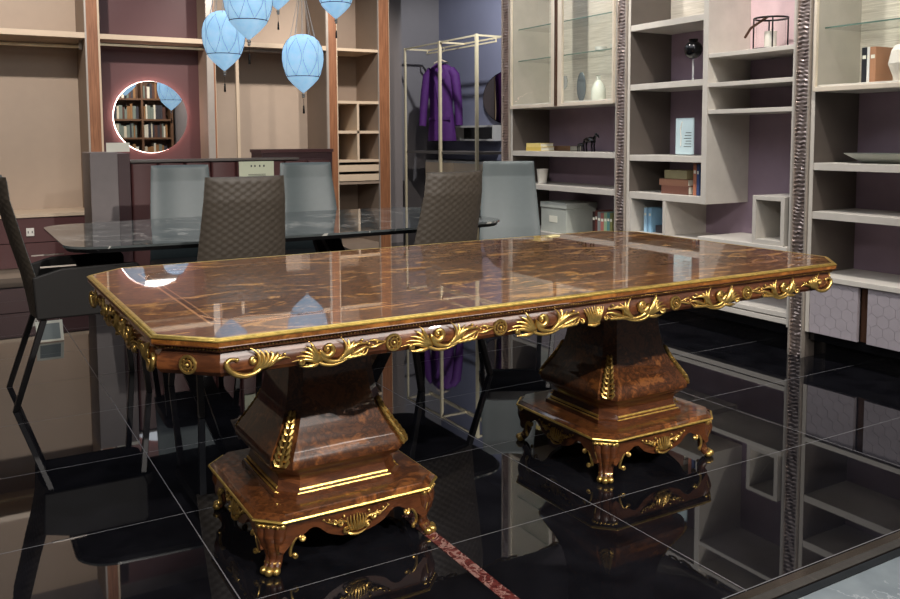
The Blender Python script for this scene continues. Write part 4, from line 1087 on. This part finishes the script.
bar('low_shelf', (0.02, 8.66, 1.03), (0.60, 10.42, 1.03), 0.03, 'greige_in')
t = thing('low_chest', 'pale drawer chest standing inside the brass rack', 'chest', (5.80, 9.3, 0))
MB().box(-0.25, 0.25, -0.75, 0.75, 0.35, 0.93).build('body', M['greige'], t)
MB().box(-0.262, -0.2505, -0.74, -0.01, 0.40, 0.90).build('drawer', M['beige_shelf'], t, bevel=0.003); MB().box(-0.262, -0.2505, 0.01, 0.74, 0.40, 0.90).build('drawer', M['beige_shelf'], t, bevel=0.003)
for sx in (-0.22, 0.22):
    for sy in (-0.7, 0.7): MB().box(sx - 0.015, sx + 0.015, sy - 0.015, sy + 0.015, 0, 0.349).build('leg', M['brass'], t)
# wall shelf + oval mirror on the blue wall
t = thing('wall_box_shelf', 'dark open box shelf with pale edge mounted on the blue wall', 'shelf', (6.1, 9.73, 1.175))
f_ = MB(); f_.box(0, 0.149, -0.48, 0.48, 0, 0.025); f_.box(0, 0.149, -0.48, 0.48, 0.18, 0.205); f_.box(0, 0.149, -0.48, -0.455, 0.025, 0.18); f_.box(0, 0.149, 0.455, 0.48, 0.025, 0.18)
f_.build('frame', M['greige'], t); MB().box(0.13, 0.148, -0.454, 0.454, 0.0255, 0.1795).build('back', M['black'], t)
t = thing('oval_mirror', 'dark oval wall mirror on the blue wall right of the brass posts', 'mirror', (6.22, 9.05, 1.73))
def odisc(ry, rz_, x0, x1, n=48): return MB().loft([[(x, ry * math.cos(2 * PI * k / n), rz_ * math.sin(2 * PI * k / n)) for k in range(n)] for x in (x0, x1)])
odisc(0.60, 0.34, -0.02, 0.029).build('frame', M['black'], t); odisc(0.585, 0.325, -0.024, -0.0205).build('mirror_glass', M['mirror_dark'], t)
# jacket on hanger
t = thing('jacket', 'purple long-sleeved jacket hanging on the brass rack', 'jacket', (5.72, 9.92, 0), R(-52))
t.scale = (0.86, 0.86, 1)
def ell(cx, cy, rx, ry, z, n=28, fold=0.0, ph=0):
    return [(cx + (rx + fold * math.sin(7 * 2 * PI * k / n + ph)) * math.cos(2 * PI * k / n), cy + (ry + fold * math.sin(5 * 2 * PI * k / n + ph)) * math.sin(2 * PI * k / n), z) for k in range(n)]
mb = MB(); mb.loft([ell(0, 0, 0.235, 0.07, 1.18, fold=0.012), ell(0, 0, 0.225, 0.075, 1.3, fold=0.010), ell(0, 0, 0.195, 0.075, 1.52, fold=0.004), ell(0, 0, 0.185, 0.075, 1.62), ell(0, 0, 0.20, 0.085, 1.8), ell(0, 0, 0.215, 0.09, 2.0), ell(0, 0, 0.215, 0.075, 2.1), ell(0, 0, 0.15, 0.06, 2.16), ell(0, 0, 0.07, 0.05, 2.20)])
bd = mb.build('jacket_body', M['purple'], t, smooth=True, angle=70)
for sx in (-1, 1):
    MB().tube([(sx * 0.16, 0, 2.11), (sx * 0.225, 0, 2.03), (sx * 0.262, -0.01, 1.85), (sx * 0.29, -0.02, 1.62), (sx * 0.305, -0.03, 1.38)], [0.065, 0.078, 0.07, 0.062, 0.058], 14).build('sleeve', M['purple'], t, smooth=True)
    mb = MB(); mb.add([(sx * 0.055, -0.062, 2.185), (sx * 0.12, -0.085, 2.02), (sx * 0.06, -0.105, 1.93), (sx * 0.004, -0.112, 1.66), (sx * 0.02, -0.095, 1.95)], [(0, 1, 2, 3, 4)]); 
    pv = list(mb.v); mb.add([(x, y_ + 0.012, z) for x, y_, z in pv], [(0, 1, 2, 3, 4)]); mb.f += [(k, (k + 1) % 5, (k + 1) % 5 + 5, k + 5) for k in range(5)]
    mb.build('lapel', M['purple'], t)
    MB().cbox((sx * 0.12, -0.078, 1.47), 0.11, 0.012, 0.035).build('pocket_flap', M['purple'], t)
MB().ball((0, -0.083, 1.6), 0.012, 6).build('button', M['black'], t)
hg = thing('coat_hanger', 'wooden coat hanger carrying the purple jacket', 'hanger', (5.72, 9.92, 0), R(-52))
mb = MB(); mb.tube([(-0.10, 0, 2.205), (0, 0, 2.245), (0.10, 0, 2.205)], [0.008, 0.013, 0.008], 8); mb.build('shoulder_bar', M['beige_shelf'], hg, smooth=True)
mb = MB(); mb.tube([(0, 0, 2.25), (0, 0, 2.33), (0.02, 0, 2.345), (0.045, 0.0, 2.37), (0.04, 0, 2.40), (0.01, 0, 2.415), (-0.015, 0, 2.40)], 0.004, 6); mb.build('hook', M['brass'], hg, smooth=True)

# ================================================================== pendants
def make_pendant(label):
    t = thing('pendant_lantern', label, 'pendant lamp', group='blue fabric lanterns hanging over the marble table')
    prof = [(0.004, 0.0), (0.03, 0.022), (0.075, 0.062), (0.115, 0.105), (0.135, 0.145), (0.152, 0.20), (0.160, 0.26), (0.158, 0.31), (0.148, 0.355), (0.125, 0.40), (0.09, 0.432), (0.05, 0.448), (0.01, 0.454)]
    MB().lathe(prof, 40).build('shade', M['shade'], t, smooth=True, angle=70)
    def rr(z):
        for (r0, z0), (r1, z1) in zip(prof, prof[1:]):
            if z <= z1: return r0 + (r1 - r0) * (z - z0) / (z1 - z0)
        return 0.01
    mb = MB()
    for k in range(8):
        for s_ in (-1, 1):
            pts = []
            for i in range(15):
                z = 0.125 + 0.29 * i / 14; a = 2 * PI * k / 8 + s_ * 0.36 * math.sin(PI * i / 14) * 1.0; r_ = rr(z) + 0.001
                pts.append((r_ * math.cos(a), r_ * math.sin(a), z))
            mb.tube(pts, 0.0010, 4)
    mb.build('wire_lines', M['black_metal'], t)
    mb = MB(); mb.torus((0, 0, 0.125), rr(0.125) + 0.001, 0.003, 40, 6, 'Z'); mb.build('ring', M['black_metal'], t, smooth=True)
    mb = MB()
    for k in range(10):
        a = 2 * PI * k / 10; mb.tube([(0.10 * math.cos(a), 0.10 * math.sin(a), 0.425), (0.0, 0.0, 0.86)], 0.0018, 4)
    mb.tube([(0, 0, 0.85), (0, 0, 1.9)], 0.003, 5)
    mb.build('cords', M['greige_lt'], t)
    MB().lathe([(0.004, -0.04), (0.012, -0.03), (0.008, -0.022), (0.014, -0.012), (0.008, 0.003)], 12).build('finial', M['silver'], t, smooth=True)
    MB().lathe([(0.0012, -0.045), (0.0016, -0.09), (0.006, -0.105), (0.009, -0.155), (0.007, -0.16)][::-1], 10).build('tassel', M['black'], t, smooth=True)
    return t
PEND = [  # px centre, px tip y, distance scale
    (224.5, 71, 6.55, 'blue fabric lantern hanging leftmost, lowest tip before the maroon bay'),
    (249, 40, 5.7, 'large blue fabric lantern overlapping the leftmost one, nearest the camera'),
    (278, 10, 7.0, 'blue fabric lantern high between the overlapping pair and the central one'),
    (303.5, 93, 6.7, 'blue fabric lantern hanging lowest and whole, in the middle of the bay'),
    (336, 19, 7.2, 'rightmost blue fabric lantern before the narrow shelf column'),
]
def unproj(u, v, D):
    d = fw + r2 * ((u - 446.7075) / 856.59) + u2 * (-(v - 206.888) / 856.59)
    return Vector((0, 0, 1.2216)) + d * D
pn = None
for u, v, D, lb in PEND:
    p = unproj(u, v, D)
    if pn is None: pn = make_pendant(lb); o = pn
    else: o = dup(pn, label=lb)
    o.location = p
    if D < 6: o.scale = (1, 1, 1)

# ================================================================== bookcase seen in the round mirror
t = thing('bookcase', 'dark wooden bookcase opposite, seen only in the round mirror', 'bookcase', (3.75, -2.4, -0.13))
mb = MB()
mb.box(-0.65, -0.60, -0.18, 0.18, 0, 2.8); mb.box(0.60, 0.65, -0.18, 0.18, 0, 2.8); mb.box(-0.02, 0.02, -0.18, 0.18, 0, 2.8)
for z in (0.0, 0.9, 1.35, 1.75, 2.2, 2.76): mb.box(-0.60, -0.02, -0.18, 0.18, z, z + 0.04); mb.box(0.02, 0.60, -0.18, 0.18, z, z + 0.04)
mb.box(-0.65, 0.65, -0.20, -0.181, 0, 2.8); mb.build('carcass', cm('dark_oak', 110, 80, 58), t)
rnd = random.Random(5)
bc = [(210, 200, 176), (150, 110, 70), (60, 60, 66), (120, 130, 120), (226, 220, 200), (90, 60, 50)]
bmats = [cm('reflected_book_%s' % n, *c) for n, c in zip(('cream', 'tan', 'slate', 'sage', 'ivory', 'umber'), bc)]
for z in (0.94, 1.39, 1.79, 2.24):
    for x0 in (-0.58, 0.04):
        x = x0
        while x < x0 + 0.46:
            w = rnd.uniform(0.03, 0.07); h_ = rnd.uniform(0.24, 0.33)
            ci = rnd.randrange(6); o = MB().box(0, w - 0.003, -0.16, 0.12, 0, h_).build('book', bmats[ci])
            o.location = (3.75 + x, -2.4, z + 0.0005 - 0.13)
            rw = {0.94: 'lowest', 1.39: 'second', 1.79: 'third', 2.24: 'top'}[z]; sd = 'left' if x0 < 0 else 'right'
            cn = ('cream', 'tan', 'slate grey', 'sage', 'ivory', 'umber')[ci]
            tag(o, '%s book in the %s half of the %s filled shelf of the mirrored bookcase' % (cn, sd, rw), 'book', '%s books, %s half of the %s shelf, mirrored bookcase' % (cn, sd, rw)); x += w

# put the empties of the fitted furniture at the foot of their own pieces
def rebase(o, L):
    d = Vector(L) - o.location
    o.location = L
    for k in kids(o): k.location = Vector(k.location) - d
for o, L in ((wr1, (-0.9, YF, 0)), (wr2, (1.74, YF, 0)), (wr3, (2.89, YF, 0)), (wr4, (3.82, YF, 0)),
             (UA, (XF, 5.22, 0)), (UB, (XF, 3.79, 0)), (UC, (XF, 2.36, 0))):
    rebase(o, L)
